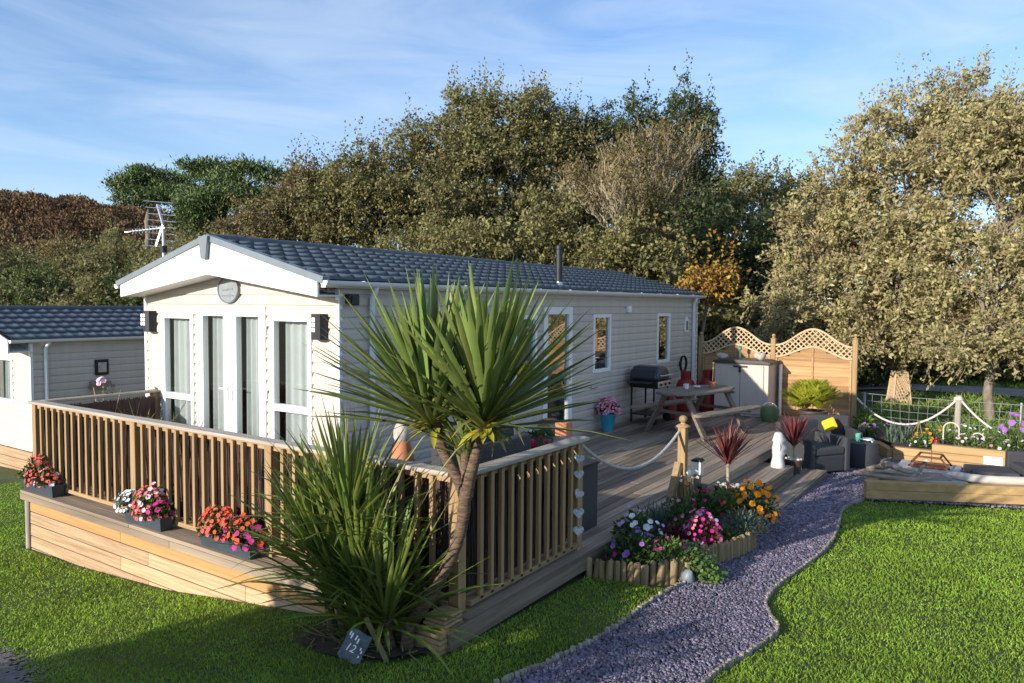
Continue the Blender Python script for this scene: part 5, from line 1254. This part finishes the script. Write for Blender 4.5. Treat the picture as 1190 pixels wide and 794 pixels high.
e = empty('ivy_plant', (3.80, .62, gz(3.8, .6)), 'variegated ivy trailing from the gap in the log roll onto the slate', 'plant', FB)
n = 620; t = rng.random(n); P = np.stack([3.68 + .28 * t + rng.normal(size=n) * .05, .66 - .10 * t + rng.normal(size=n) * .07, gz(3.8, .6) + .03 + .22 * (1 - t) ** 1.5 + rng.random(n) * .05], 1)
V, F = leaf_faces(P, randdir(n) * np.array([1, 1, .4]), unit(np.array([.2, -.3, 1.]) + randdir(n) * .6), .045 * rng.uniform(.6, 1.2, n), .036); np_obj('foliage', V, F, M_leafl, e)
# raised bed planting
RB = 'plants in the raised sleeper bed'
def spike_plant(name, label, c, n, h, sp, m_, top=None, ts=.02, tn=20):
    e = empty(name, c, label, 'plant', RB)
    V, F = blades(np.tile(c, (n, 1)) + rng.normal(size=(n, 3)) * [sp * .4, sp * .4, 0], unit(np.array([0, 0, 1.]) + rng.normal(size=(n, 3)) * .35), h * rng.uniform(.6, 1.1, n), .016, droop=.12); np_obj('leaves', V, F, m_, e)
    if top is not None: flowers_on(e, (c[0], c[1], c[2] + h * .6), (sp, sp, h * .4), top, tn, ts)
    return e
spike_plant('lavender_bush', 'grey green lavender bush by the wire fence', (4.35, 9.15, -.22), 150, .38, .28, M_leafg, P_purple, .014, 20)
spike_plant('iris_plant', 'tall leafy plant with violet blooms at the right edge of the bed', (6.08, 9.2, -.2), 90, .62, .2, M_leafl, P_purple, .05, 12)
spike_plant('catmint_plant', 'small plant with blue violet blooms beside the fence post', (3.85, 9.3, -.22), 60, .28, .16, M_leaf, P_purple, .03, 14)
plant('leafy_shrub', 'upright shrub with round yellow green leaves beside the fence post', (3.72, 9.72, -.22), (.17, .14, .50), M_leafl, 240, .09, [], RB)
for (x, y, r, lm, pm, lab) in ((4.75, 8.85, .18, M_leafl, P_orange, 'low plant with orange blooms next to the cane wigwam'), (4.72, 8.72, .12, M_leaf, P_white, 'tiny white flowered plant at the low end of the raised bed'), (5.42, 8.95, .2, M_leafl, P_pale, 'pale pink flowered plant right of the tall hoop'), (5.75, 8.8, .18, M_leafl, P_pink, 'pink flowered plant above the white plate'),
                              (5.95, 8.75, .18, M_leafl, P_pale, 'blush flowered plant left of the right edge armchair'), (5.3, 9.5, .26, M_leafl, P_white, 'loose green plant around the log post foot'), (4.9, 9.4, .24, M_leafl, P_orange, 'sprawling light green plant behind the red jar'), (5.85, 9.6, .3, M_leafl, P_white, 'leafy plant behind the pink flowers under the drooping rope'), (6.4, 9.0, .3, M_leafl, P_pale, 'bushy green plant at the far right of the bed')):
    plant('bedding_plant', lab, (x, y, -.2), (r, r, r * 1.1), lm, 260, .055, [(pm, 12, .028)], RB)
# watering can by the storage box
e = empty('green_bag', (2.22, 8.75, 0), 'soft green bucket bag standing by the storage box corner', 'bag')
MB().lathe([(.14, 0), (.17, .08), (.175, .22), (.14, .28), (.13, .28), (.02, .24)], (2.22, 8.75, .002), 16).build('bag', M_greenpl, e, smooth=True)
m = MB(); m.tube([(2.10, 8.70, .26)] + [(2.22 - .12 * math.cos(t), 8.72, .28 + .07 * math.sin(t)) for t in np.linspace(0, PI, 9)], .012, n=6); m.build('handle', M_white, e)
# television aerial on its mast between the caravans
px, py = -6.68, 2.0
ae = empty('television_aerial', (px, py, -1.2), 'silver television aerial on a mast above the neighbouring roof', 'aerial')
m = MB(); m.tube([(px, py, -1.2), (px, py, 3.52)], .024, n=10); m.build('mast', M_alu, ae, smooth=True)
A0 = np.array([px - .10, py, 4.02 - .08]); A1 = np.array([px - .18, py - .02, 3.16])
m = MB(); q0, q1 = np.array([px - .14, py, 3.93]), np.array([px - .16, py - .05, 3.18]); m.beam(q0 + (-.03, 0, 0), (px + .0, py, 3.55), .035, .035); m.beam((px, py, 3.55), q1 + (.02, 0, 0), .035, .035); m.build('reflector_boom', M_alu, ae)
for k in range(8):
    t = k / 7; z = 3.97 - .80 * t; cx_ = px - .14 + .10 * math.sin(t * PI)
    m = MB(); m.tube([(cx_ - .30, py - .10, z + .03), (cx_ + .30, py + .10, z - .03)], .008, n=5); m.build('reflector_rod', M_alu, ae)
m = MB(); m.beam((px + .05, py, 3.50), (px - .82, py - .25, 3.44), .02, .02); m.build('boom', M_alu, ae)
for k in range(9):
    f = .12 + k * .085; m = MB(); c_ = np.array([px + .05 - .87 * f, py - .25 * f, 3.495 - .06 * f]); m.tube([c_ + (-.03, .11, .012), c_ + (.03, -.11, -.012)], .007, n=5); m.tube([c_ + (0, 0, -.05), c_ + (0, 0, .05)], .007, n=5); m.build('director', M_alu, ae)
m = MB(); m.box(px - .05, px + .05, py - .04, py + .04, 3.06, 3.18); m.build('clamp', M_black, ae)
# ------------------------------------------------------------------ palms by the deck corner
def rosette(c, n, L, w, axis, m_, parent, spread=1.0, droop=(.0, .3), low=.1, name='leaf_crown', seg=4, maxp=95):
    ax = unit(np.array(axis, float)); a = unit(np.cross(ax, [.3, 1, .2])); b = np.cross(ax, a)
    i = np.arange(n); th = i * 2.39996 + rng.normal(size=n) * .15; q = (i + .5) / n
    pol = math.radians(maxp) * q ** .8 * spread           # 0 = straight up the axis
    D = (np.cos(pol)[:, None] * ax + np.sin(pol)[:, None] * (np.cos(th)[:, None] * a + np.sin(th)[:, None] * b)) + rng.normal(size=(n, 3)) * .06
    if m_ is M_palmd:     # no leaves hang low over the slate plate in front
        k = ~((D[:, 2] < .42) & (D[:, 1] < -.30) & (D[:, 0] > -.62)); D, q = D[k], q[k]; n = len(q)
    P = np.array(c) + ax * (-.10 * q)[:, None] + rng.normal(size=(n, 3)) * .012
    dr = droop[0] + (droop[1] - droop[0]) * q ** 2 * rng.uniform(.3, 1.5, n)
    V, F = blades(P, D, L * rng.uniform(.72, 1.06, n), w * rng.uniform(.8, 1.15, n), droop=dr, seg=seg)
    return np_obj(name, V, F, m_, parent)
pm = empty('palm_tree', (2.62, -1.76, -.15), 'leaning forked palm with two big spiky crowns at the deck corner', 'palm tree')
base = (2.50, -1.82, -.20)
def btube(pts, rad, name='trunk', n=12):
    P = catmull(pts, 8); k = len(P); r = np.interp(np.linspace(0, 1, k), np.linspace(0, 1, len(rad)), rad); r = r * (1 + .05 * np.sin(np.arange(k) * 2.1) + .03 * rng.normal(size=k))
    m = MB(); m.tube(P, r, n=n); return m.build(name, M_bark, pm, smooth=True)
btube([base, (2.66, -1.79, .02), (2.87, -1.76, .34), (3.02, -1.75, .66), (3.07, -1.75, .98)], [.10, .053, .042, .039, .045])
btube([(3.06, -1.75, .92), (2.99, -1.755, 1.04), (2.88, -1.76, 1.20), (2.79, -1.765, 1.46)], [.042, .037, .036, .040])
btube([(3.07, -1.75, .92), (3.11, -1.75, 1.08), (3.16, -1.745, 1.26), (3.21, -1.74, 1.48)], [.043, .039, .037, .041])
btube([(3.07, -1.75, 1.02), (3.04, -1.72, 1.15), (3.03, -1.71, 1.26)], [.035, .03, .032])
rosette((2.78, -1.77, 1.44), 135, 1.02, .052, (-.20, -.05, 1), M_palm, pm, maxp=71, droop=(.0, .08))
rosette((3.21, -1.74, 1.46), 135, 1.02, .052, (.18, .0, 1), M_palm, pm, maxp=71, droop=(.0, .08))
for c in ((2.79, -1.77, 1.38), (3.19, -1.74, 1.40)):
    rosette(c, 4, .50, .035, (rng.normal() * .5, .2, .4), M_palm, pm, maxp=85, droop=(.3, .8), name='drooping_leaves')
for c in ((2.78, -1.77, 1.40), (3.21, -1.74, 1.42)):
    rosette(c, 6, .55, .036, (rng.normal() * .6, -.15, .15), M_straw, pm, maxp=100, droop=(.5, .9), name='dead_leaves')
rosette((3.03, -1.71, 1.25), 46, .42, .036, (-.02, .05, 1), M_palm, pm, spread=.7, droop=(.0, .15), low=.2)
for c in ((2.79, -1.77, 1.43), (3.20, -1.74, 1.45)): rosette(c, 60, .20, .05, (0, 0, 1), M_palmy, pm, spread=1.1, low=-.1, name='leaf_bases')
m = MB()   # cut stub beside the trunk
m.tube([(2.70, -1.92, -.18), (2.73, -1.93, -.02), (2.75, -1.94, .04)], [.05, .045, .03], n=9); m.build('trunk_stub', M_bark, pm, smooth=True)

cl = empty('cordyline_clump', (2.3, -1.97, -.16), 'low clump of arching green sword leaves in front of the deck corner', 'shrub')
for (x, y, z0, zt, r) in ((2.57, -1.98, -.18, .09, .035), (2.40, -2.05, -.18, -.04, .03), (2.12, -1.98, -.2, .14, .03), (2.28, -1.93, -.2, .24, .032), (2.13, -1.90, -.2, .62, .035), (1.95, -1.95, -.2, .32, .03)):
    m = MB(); m.tube([(x + .04, y + .03, z0), (x + .02, y, (z0 + zt) / 2), (x, y, zt)], [r * 1.2, r, r], n=8); m.build('stem', M_bark, cl, smooth=True)
for (c, n, L, ax, sp, dr, lw) in (((2.57, -1.97, .09), 100, .86, (.06, .18, 1), 1.0, (.02, .45), .0), ((2.38, -2.0, -.03), 60, .52, (-.15, .35, 1), 1.0, (.05, .5), .0), ((2.10, -1.98, .14), 80, .90, (-.3, -.1, 1), 1.0, (.03, .45), -.05),
                                   ((2.28, -1.93, .24), 85, .95, (.0, 0, 1), 1.0, (.03, .40), .0), ((2.13, -1.90, .62), 95, .95, (-.12, 0, 1), 1.0, (.02, .40), -.15), ((1.94, -1.95, .32), 80, .95, (-.25, 0, 1), 1.0, (.03, .45), -.1)):
    rosette(c, int(n * 1.2), L, .031, ax, M_palmd, cl, maxp=77, droop=(dr[0], dr[1] * .65), low=lw, name='leaf_rosette')
    rosette((c[0], c[1], c[2] - .01), 22, .14, .034, (0, 0, 1), M_palmy, cl, spread=1.0, low=.0, name='leaf_bases')
m = MB()
for k in range(90):
    a = rng.uniform(0, 2 * PI); r = rng.uniform(.05, .35); x, y = 2.35 + r * math.cos(a) * 1.4, -2.02 + r * math.sin(a) * .5; m.beam((x, y, gz(x, y) + .012), (x + rng.normal() * .09, y + rng.normal() * .06, gz(x, y) + rng.uniform(.01, .05)), .008, .003)
tag(m.build('dead_leaves', M_straw), 'brown dead palm leaves littering the soil under the palm', 'leaf litter', kind='stuff')

# ------------------------------------------------------------------ trees
def crown_points(blobs, n, shell=.55, sub=7):
    bl = []
    for c, r in blobs:
        r = np.array(r); bl.append((np.array(c), r * .74))
        for d in randdir(sub):
            k = rng.uniform(.26, .50); bl.append((np.array(c) + d * r * rng.uniform(.6, .88), r * k * np.array([1, 1, 1.1])))
    blobs = bl
    vol = np.array([b[1][0] * b[1][1] * b[1][2] for b in blobs]) ** .67; pick = rng.choice(len(blobs), n, p=vol / vol.sum())
    c = np.array([b[0] for b in blobs])[pick]; r = np.array([b[1] for b in blobs])[pick]
    d = randdir(n); rad = (shell + (1.06 - shell) * rng.random(n) ** .6)[:, None]
    return c + d * r * rad, d
def limb(m, p0, p1, r0, r1, wob=.12, n=6, k=5):
    p0 = np.array(p0, float); p1 = np.array(p1, float); L_ = np.linalg.norm(p1 - p0); t = np.linspace(0, 1, k)[:, None]
    P = p0 + (p1 - p0) * t + rng.normal(size=(k, 3)) * wob * L_ * np.sin(t * PI) * .5; P[:, 2] += (np.sin(t * PI) * L_ * .06)[:, 0]
    m.tube(P, np.linspace(r0, r1, k), n=n, cap=False)
def tree(name, label, base, fork, blobs, nclump, per, size, leafm, cr=.5, trunk_r=.18, group='trees beyond the garden', limbs=26, shell=.55, stretch=(1, 1, .8), up=.3, twigs=0, trunkm=M_trunk, cat='tree', spikes=0, fork_h=None, ratio=.55, twigm=M_twigd):
    base = np.array(base, float); e = empty(name, tuple(base), label, cat, group)
    fork = np.array(fork, float); m = MB(); limb(m, base - (0, 0, .3), fork, trunk_r * 1.25, trunk_r * .8, .05, 10, 6)
    C, O = crown_points(blobs, nclump, shell)
    C = C[C[:, 2] > base[2] + .1] if True else C
    O = unit(C - np.array([b[0] for b in blobs])[np.argmin(np.linalg.norm(C[:, None] - np.array([b[0] for b in blobs])[None], axis=2), axis=1)])
    for b in blobs: limb(m, fork, np.array(b[0]) - (0, 0, b[1][2] * .1), trunk_r * .62, trunk_r * .2, .16, 7, 6)
    for i in rng.choice(len(C), min(limbs, len(C)), replace=False):
        bc = np.array(blobs[int(np.argmin([np.linalg.norm(C[i] - np.array(b[0])) for b in blobs]))][0])
        limb(m, bc * .75 + fork * .25, C[i], trunk_r * .28, .015, .15, 5, 5)
    m.build('trunk', trunkm, e, smooth=True)
    if twigs:
        m = MB()
        for i in rng.choice(len(C), min(twigs, len(C)), replace=False): limb(m, C[i] - O[i] * cr * 2.2 - (0, 0, .3), C[i] + O[i] * cr * .8, .018, .006, .10, 3, 4)
        m.build('twigs', twigm, e)
    crs = cr * rng.choice([.5, .7, .9, 1.1], len(C))
    if leafm is T_pine: parts = [clump_leaves(C, O, crs, per, size, stretch, up, ratio)]
    else:
        lf, ta, tb = sprays(C, O, crs, per, size, up, ratio); parts = [lf]
        V, F = twig_lines(ta, tb, .007); np_obj('twigs', V, F, twigm, e)
    if spikes:   # upright leafy shoots that make the outline ragged
        top = C[np.argsort(-(C[:, 2] + rng.normal(size=len(C)) * .8))[:spikes]]
        k = 16; t = np.tile(np.linspace(0, 1, k), len(top)); hgt = np.repeat(rng.uniform(.4, 1.25, len(top)), k)
        P = np.repeat(top, k, 0) + np.stack([rng.normal(size=len(t)) * .06 + .12 * t, rng.normal(size=len(t)) * .06, t * hgt], 1)
        parts.append(leaf_faces(P, unit(randdir(len(P)) + np.array([0, 0, .8])), randdir(len(P)), size * rng.uniform(.6, 1.1, len(P)), size * ratio))
    V, F = join(parts); np_obj('crown', V, F, leafm, e); return e
def B(u, v, d, rx, rz, ry=None): p = at(u, v, d); return (tuple(p), (rx, ry or rx, rz))
# wind-turned sycamores on the right
tree('sycamore_tree', 'big pale leaved sycamore with a lattice guarded trunk right of the fence', (3.45, 17.1, -.5), tuple(at(1045, 405, 20.6)),
     [B(1035, 330, 20.5, 2.3, 1.6), B(1045, 395, 20.0, 2.3, .75), B(975, 385, 19.8, 1.5, .8), B(1020, 255, 20.8, 2.3, 1.7), B(1075, 180, 21, 1.9, 1.7), B(1110, 148, 21.2, 1.5, 1.2), B(955, 330, 20.3, 1.6, 1.4), B(910, 370, 19.8, 1.0, .8), B(985, 230, 21, 1.4, 1.5), B(950, 275, 20.8, 1.1, 1.1), B(1010, 150, 21, .8, 1.1)],
     900, 84, .122, T_syc, cr=.42, trunk_r=.14, limbs=110, shell=.42, twigs=240, up=.1, spikes=70, stretch=(1.15, 1, .7), ratio=.5, twigm=M_twig)
tree('sycamore_tree', 'pale leaved sycamore with a bare slender trunk near the right edge', (5.62, 15.2, -.5), tuple(at(1150, 400, 18)),
     [B(1150, 330, 18.1, 2.0, 1.5), B(1150, 392, 17.8, 2.0, .7), B(1175, 245, 18.4, 2.1, 1.7), B(1150, 175, 18.8, 1.5, 1.4), B(1145, 140, 19, 1.0, .9), B(1215, 160, 18.6, 1.5, 1.5)],
     640, 78, .115, T_syc, cr=.40, trunk_r=.10, limbs=80, shell=.42, twigs=160, up=.1, spikes=50, stretch=(1.15, 1, .7), ratio=.5, twigm=M_twig)
tree('sycamore_tree', 'sycamore mostly cut off by the right edge of the photo', tuple(at(1290, 470, 19) * [1, 1, 0] + [0, 0, -.5]), tuple(at(1285, 380, 19)),
     [B(1270, 310, 19, 2.2, 1.9), B(1250, 190, 19.5, 2., 1.9), B(1235, 140, 21, 1.2, 1.1)], 420, 44, .15, T_syc, cr=.42, trunk_r=.16, limbs=40, shell=.42, twigs=60, ratio=.5)
# tall trees behind the caravan
def base_at(u, d, z=-.8): p = at(u, 354, d); return (p[0], p[1], z)
tree('evergreen_oak_tree', 'tallest dark evergreen tree rising behind the middle of the caravan roof', base_at(560, 27), tuple(at(565, 290, 27)),
     [B(565, 215, 27, 2.9, 2.5), B(585, 150, 27.5, 2.0, 1.7), B(520, 180, 27, 1.9, 1.9), B(625, 165, 28, 1.8, 1.7), B(480, 230, 26, 2.0, 1.7), B(650, 230, 27.5, 2.2, 2.1), B(600, 265, 26, 2.2, 1.6), B(545, 130, 27.5, .9, 1.0), B(690, 170, 28.5, 1.8, 1.5)],
     1150, 62, .13, T_oak, cr=.50, trunk_r=.3, limbs=60, shell=.5, spikes=120, twigs=120)
tree('dark_broadleaf_tree', 'ragged topped dark tree standing right of the tallest evergreen', base_at(770, 29), tuple(at(770, 300, 29)),
     [B(700, 180, 29.5, 2.4, 1.9), B(760, 190, 29, 2.5, 2.2), B(805, 160, 29, 1.1, 1.7), B(795, 125, 29, .6, .8), B(810, 230, 28.5, 1.4, 2.0), B(740, 260, 28, 2.6, 2.), B(670, 250, 29, 2., 2.)],
     900, 56, .135, T_dark, cr=.48, trunk_r=.25, limbs=50, shell=.5, spikes=70, twigs=60)
tree('olive_green_tree', 'lower olive green tree left of the tallest evergreen', base_at(430, 25), tuple(at(430, 300, 25)),
     [B(440, 235, 25, 1.9, 1.6), B(400, 250, 24.5, 1.6, 1.4), B(470, 255, 24.5, 1.8, 1.6), B(415, 205, 25.5, 1.0, 1.0), B(515, 275, 24, 1.6, 1.3)], 620, 56, .12, T_oak, cr=.42, trunk_r=.2, limbs=50, spikes=70, twigs=60)
tree('tan_leaved_tree', 'tan autumn coloured tree beside the pines above the caravan apex', base_at(340, 25, -1), tuple(at(345, 300, 25)),
     [B(345, 240, 25, 1.5, 1.3), B(310, 262, 24.5, 1.2, 1.0), B(375, 228, 25.5, 1.2, 1.2), B(365, 265, 24.5, 1.3, 1.0)], 380, 50, .12, T_tan, cr=.36, trunk_r=.14, limbs=60, spikes=60, twigs=80, shell=.4)
tree('green_thicket_tree', 'olive bushy tree directly above the caravan flue', base_at(590, 20.5, -.8), tuple(at(600, 320, 20.5)),
     [B(600, 290, 20.5, 1.5, 1.0), B(550, 300, 20.5, 1.4, .9), B(480, 300, 21, 1.7, .9), B(640, 275, 21, 1.2, 1.0)], 420, 50, .12, T_oak, cr=.36, trunk_r=.12, limbs=20)
# the bare twiggy tree
bt = empty('bare_tree', base_at(735, 21.5), 'pale bare branched tree in front of the dark ragged tree', 'tree', 'trees beyond the garden')
m = MB(); tips = []
b0 = np.array(base_at(735, 21.5)); f0 = at(735, 345, 21.5); limb(m, b0, f0, .10, .075, .04, 8, 5)
def grow(p, d, L_, r, lv):
    q = p + d * L_; limb(m, p, q, r, r * .6, .14, 5 if lv < 2 else 3, 4)
    if lv >= 4: tips.append(q); return
    for _ in range(3 if lv < 3 else 4):
        nd = unit(d * 1.0 + rng.normal(size=3) * .42 + np.array([.03, 0, .42])); grow(p + (q - p) * rng.uniform(.45, 1), nd, L_ * rng.uniform(.58, .82), max(.008, r * .58), lv + 1)
for k in range(9):
    a = k * 2 * PI / 9; grow(f0 + (0, 0, rng.uniform(-.3, .9)), unit(np.array([math.cos(a) * .70, math.sin(a) * .70, 1.0 + .5 * rng.random()])), rng.uniform(1.5, 2.15), .036, 0)
m.build('branches', M_twig, bt)
tips = np.array(tips); sel = tips[rng.random(len(tips)) < .85]
V, F = clump_leaves(sel, unit(sel - f0), .24, 9, .10, up=.1); np_obj('crown', V, F, T_tan, bt)
tree('dark_conifer_tree', 'deep dark green tree in the gap between caravan and sycamore', base_at(860, 26), tuple(at(862, 330, 26)),
     [B(862, 335, 26, 1.9, 1.9), B(850, 280, 26.5, 2.0, 1.6), B(905, 320, 26.5, 1.4, 2.), B(820, 330, 26, 1.6, 1.8)], 520, 36, .17, T_dark, cr=.42, trunk_r=.2, limbs=20)
tree('olive_green_tree', 'rounded olive tree on the skyline between the dark tree and the sycamore', base_at(880, 36), tuple(at(880, 330, 36)),
     [B(870, 245, 36, 2.8, 2.0), B(910, 225, 36.5, 1.6, 1.2), B(840, 230, 36, 1.4, 1.2), B(930, 270, 36, 2.2, 2.0)], 460, 34, .2, T_oak, cr=.5, trunk_r=.22, limbs=20, spikes=60)
tree('orange_shrub', 'yellow orange leaved shrub peeping over the far end of the caravan roof', base_at(822, 17.5, -.7), tuple(at(820, 365, 17.5)),
     [B(822, 335, 17.5, .55, .40), B(800, 345, 17.3, .4, .35), B(838, 318, 17.6, .25, .25)], 110, 26, .11, T_orng, cr=.18, trunk_r=.05, limbs=20, spikes=16, group='shrubs beyond the garden', cat='shrub')
# pines on the hill
tree('pine_tree', 'broad spreading green pine, the largest on the left skyline', base_at(262, 55, 0), tuple(at(265, 270, 55)),
     [B(262, 222, 55, 3.2, 1.3), B(285, 205, 55, 2.4, 1.1), B(250, 200, 56, 2.2, .8), B(300, 228, 54, 1.8, 1.2), B(235, 235, 54, 2.2, 1.1), B(270, 255, 54, 2.6, 1.2), B(222, 255, 53.5, 1.6, 1.0)], 620, 40, .30, T_pine, cr=.62, trunk_r=.35, limbs=40, stretch=(1.3, 1.3, .5), ratio=.3, up=.6, group='pines on the hill')
tree('pine_tree', 'smaller wind flattened pine at the left end of the pine group', base_at(165, 60, 3), tuple(at(175, 240, 60)),
     [B(160, 212, 60, 2.4, .8), B(190, 208, 59, 2.2, .8), B(140, 218, 60.5, 1.4, .6), B(200, 228, 58, 2.0, .8), B(165, 228, 59, 2.2, .7)], 330, 40, .30, T_pine, cr=.55, trunk_r=.28, limbs=30, stretch=(1.3, 1.3, .5), ratio=.3, up=.6, group='pines on the hill')
# bushes on the lower hillside
for (u, v, d, r, h, lm, lab, cat_) in ((-60, 318, 40, 3.0, 1.9, T_bush, 'olive bush cut by the left edge of the photo at mid slope', 0), (20, 312, 44, 2.6, 1.7, T_bush, 'olive scrub bush high on the slope above the neighbouring roof', 0), (70, 300, 50, 2.2, 1.5, T_tan, 'tan scrub bush below the bracken', 0), (95, 318, 43, 2.5, 1.8, T_bush, 'rounded olive bush left of the aerial', 0),
                               (140, 300, 46, 2.6, 1.9, T_oak, 'dark olive bush just left of the aerial mast', 0), (190, 308, 42, 2.4, 1.8, T_oak, 'dark bush behind the aerial mast', 0), (235, 300, 38, 2.2, 1.6, T_bush, 'brownish bush behind the left slope of the caravan roof', 0), (285, 290, 40, 2.2, 1.5, T_tan, 'tan bush behind the caravan apex', 0),
                               (30, 348, 34, 2.5, 1.4, T_grn, 'pale green thicket just above the neighbouring roof ridge', 0), (95, 350, 33, 2.6, 1.4, T_bush, 'grey green thicket above the middle of the neighbouring roof', 0), (150, 335, 33, 2.2, 1.5, T_grn, 'green bush beside the left eave of the caravan', 0), (-50, 345, 34, 2.6, 1.6, T_bush, 'thicket at the far left above the neighbouring roof', 0), (200, 330, 34, 2.0, 1.4, T_oak, 'shaded bush behind the left roof slope', 0)):
    p = at(u, v, d); zb = p[2] - h
    tree('hillside_bush', lab, (p[0], p[1], zb - .6), (p[0], p[1], zb + .3), [((p[0], p[1], p[2] - .2), (r, r * .8, h)), ((p[0] + r * .5, p[1], p[2] - .4), (r * .6, r * .6, h * .7)), ((p[0] - r * .5, p[1] + .3, p[2] - .5), (r * .6, r * .6, h * .8))], 220, 48, .17, lm, cr=.42, trunk_r=.10, limbs=14, twigs=30, spikes=26, group='bushes on the hillside', cat='bush', twigm=M_twig)
# dark hedge behind the track
for (u, d, r, h, lab) in ((985, 27, 2.2, 1.5, 'dark undergrowth bush behind the fence end post'), (1055, 27.5, 2.3, 1.5, 'dark undergrowth bush behind the lattice guarded trunk'), (1125, 27, 2.3, 1.6, 'dark undergrowth bush between the two sycamore trunks'), (1200, 27, 2.4, 1.6, 'dark undergrowth bush behind the slender trunk at right'), (920, 26, 2.2, 1.8, 'dark undergrowth bush behind the trellis fence'), (740, 25, 2.4, 2.4, 'dark undergrowth bush under the bare tree behind the roof'), (815, 22, 1.6, 1.9, 'dark undergrowth bush in the gap beyond the caravan end'), (785, 26, 1.8, 3.0, 'tall dark undergrowth bush left of the orange shrub'), (665, 24, 2.4, 2.2, 'dark undergrowth bush behind the flue'), (1275, 26, 2.4, 1.7, 'dark undergrowth bush beyond the right edge')):
    p = at(u, 420, d)
    tree('undergrowth_bush', lab, (p[0], p[1], -.6), (p[0], p[1], .0), [((p[0], p[1], .35), (r, 1.3, h)), ((p[0] + 1, p[1] + .8, .8), (r, 1.4, h))], 230, 48, .16, T_bush if u % 2 or u > 950 else T_dark, cr=.4, trunk_r=.08, limbs=16, twigs=40, group='undergrowth behind the track', cat='bush')
tree('olive_green_tree', 'low olive bushy tree hiding the foot of the pale bare tree', base_at(730, 19.8), tuple(at(730, 345, 19.8)), [B(700, 305, 19.8, 1.1, .8), B(745, 300, 20, 1.1, 1.0), B(785, 315, 20.2, .9, .8), B(755, 265, 20.8, .8, .7)], 260, 50, .12, T_oak, cr=.34, trunk_r=.08, limbs=14, spikes=24)
for (u, d, r, lab) in ((735, 25, 2.2, 'tall olive thicket behind the foot of the bare tree'), (690, 25.5, 2., 'tall olive thicket just right of the flue'), (785, 26, 1.8, 'tall dark thicket between the bare tree and the orange shrub')):
    p = at(u, 318, d)
    tree('undergrowth_bush', lab, (p[0], p[1], -.8), (p[0], p[1], 1.), [(tuple(p), (r, 1.3, 1.3)), ((p[0] + .5, p[1] + .4, p[2] - 1.2), (r, 1.3, 1.5))], 240, 48, .15, T_dark if u > 760 else T_oak, cr=.4, trunk_r=.1, limbs=16, twigs=20, group='undergrowth behind the track', cat='bush')
# lattice tree guard
tg = empty('tree_guard', (3.42, 16.9, -.5), 'tapering timber lattice guard round the foot of the big sycamore', 'tree guard')
for s in range(4):
    a = s * PI / 2 + .5; c_, s_ = math.cos(a), math.sin(a)
    m = MB(); q = lambda t, z: (3.45 + c_ * (.24 - .09 * z) - s_ * t * (.24 - .09 * z), 17.1 + s_ * (.24 - .09 * z) + c_ * t * (.24 - .09 * z), -.5 + z * .9)
    for k in range(-4, 5):
        for sg in (-1, 1):
            z0, z1 = max(0, .0 + .16 * k), min(1.0, .16 * k + 1.0); t0 = -1 + (z0 - .16 * k) * 2; t1 = -1 + (z1 - .16 * k) * 2
            if z1 - z0 > .08: m.beam(q(sg * max(-1, t0), z0), q(sg * min(1, t1), z1), .012, .03)
    m.beam(q(-1, 0), q(-1, 1.05), .04, .04); m.beam(q(-1, 1.02), q(1, 1.02), .03, .04); m.build('lattice_panel', M_trellis, tg)
# unseen shrub added behind the camera, left, shaped to shade the near lawn
tree('shade_shrub', 'unseen broad shrub added outside the left foreground to shade the near lawn', (.6, -7.9, -.5), (.6, -7.9, .1), [((.0, -7.9, .33), (1.0, .9, 1.1)), ((.9, -7.9, .61), (1.1, .9, 1.3)), ((1.75, -7.9, .35), (.85, .8, 1.3))], 420, 60, .13, T_dark, cr=.25, trunk_r=.1, limbs=10, group='shrubs beyond the garden', cat='shrub', shell=.3)
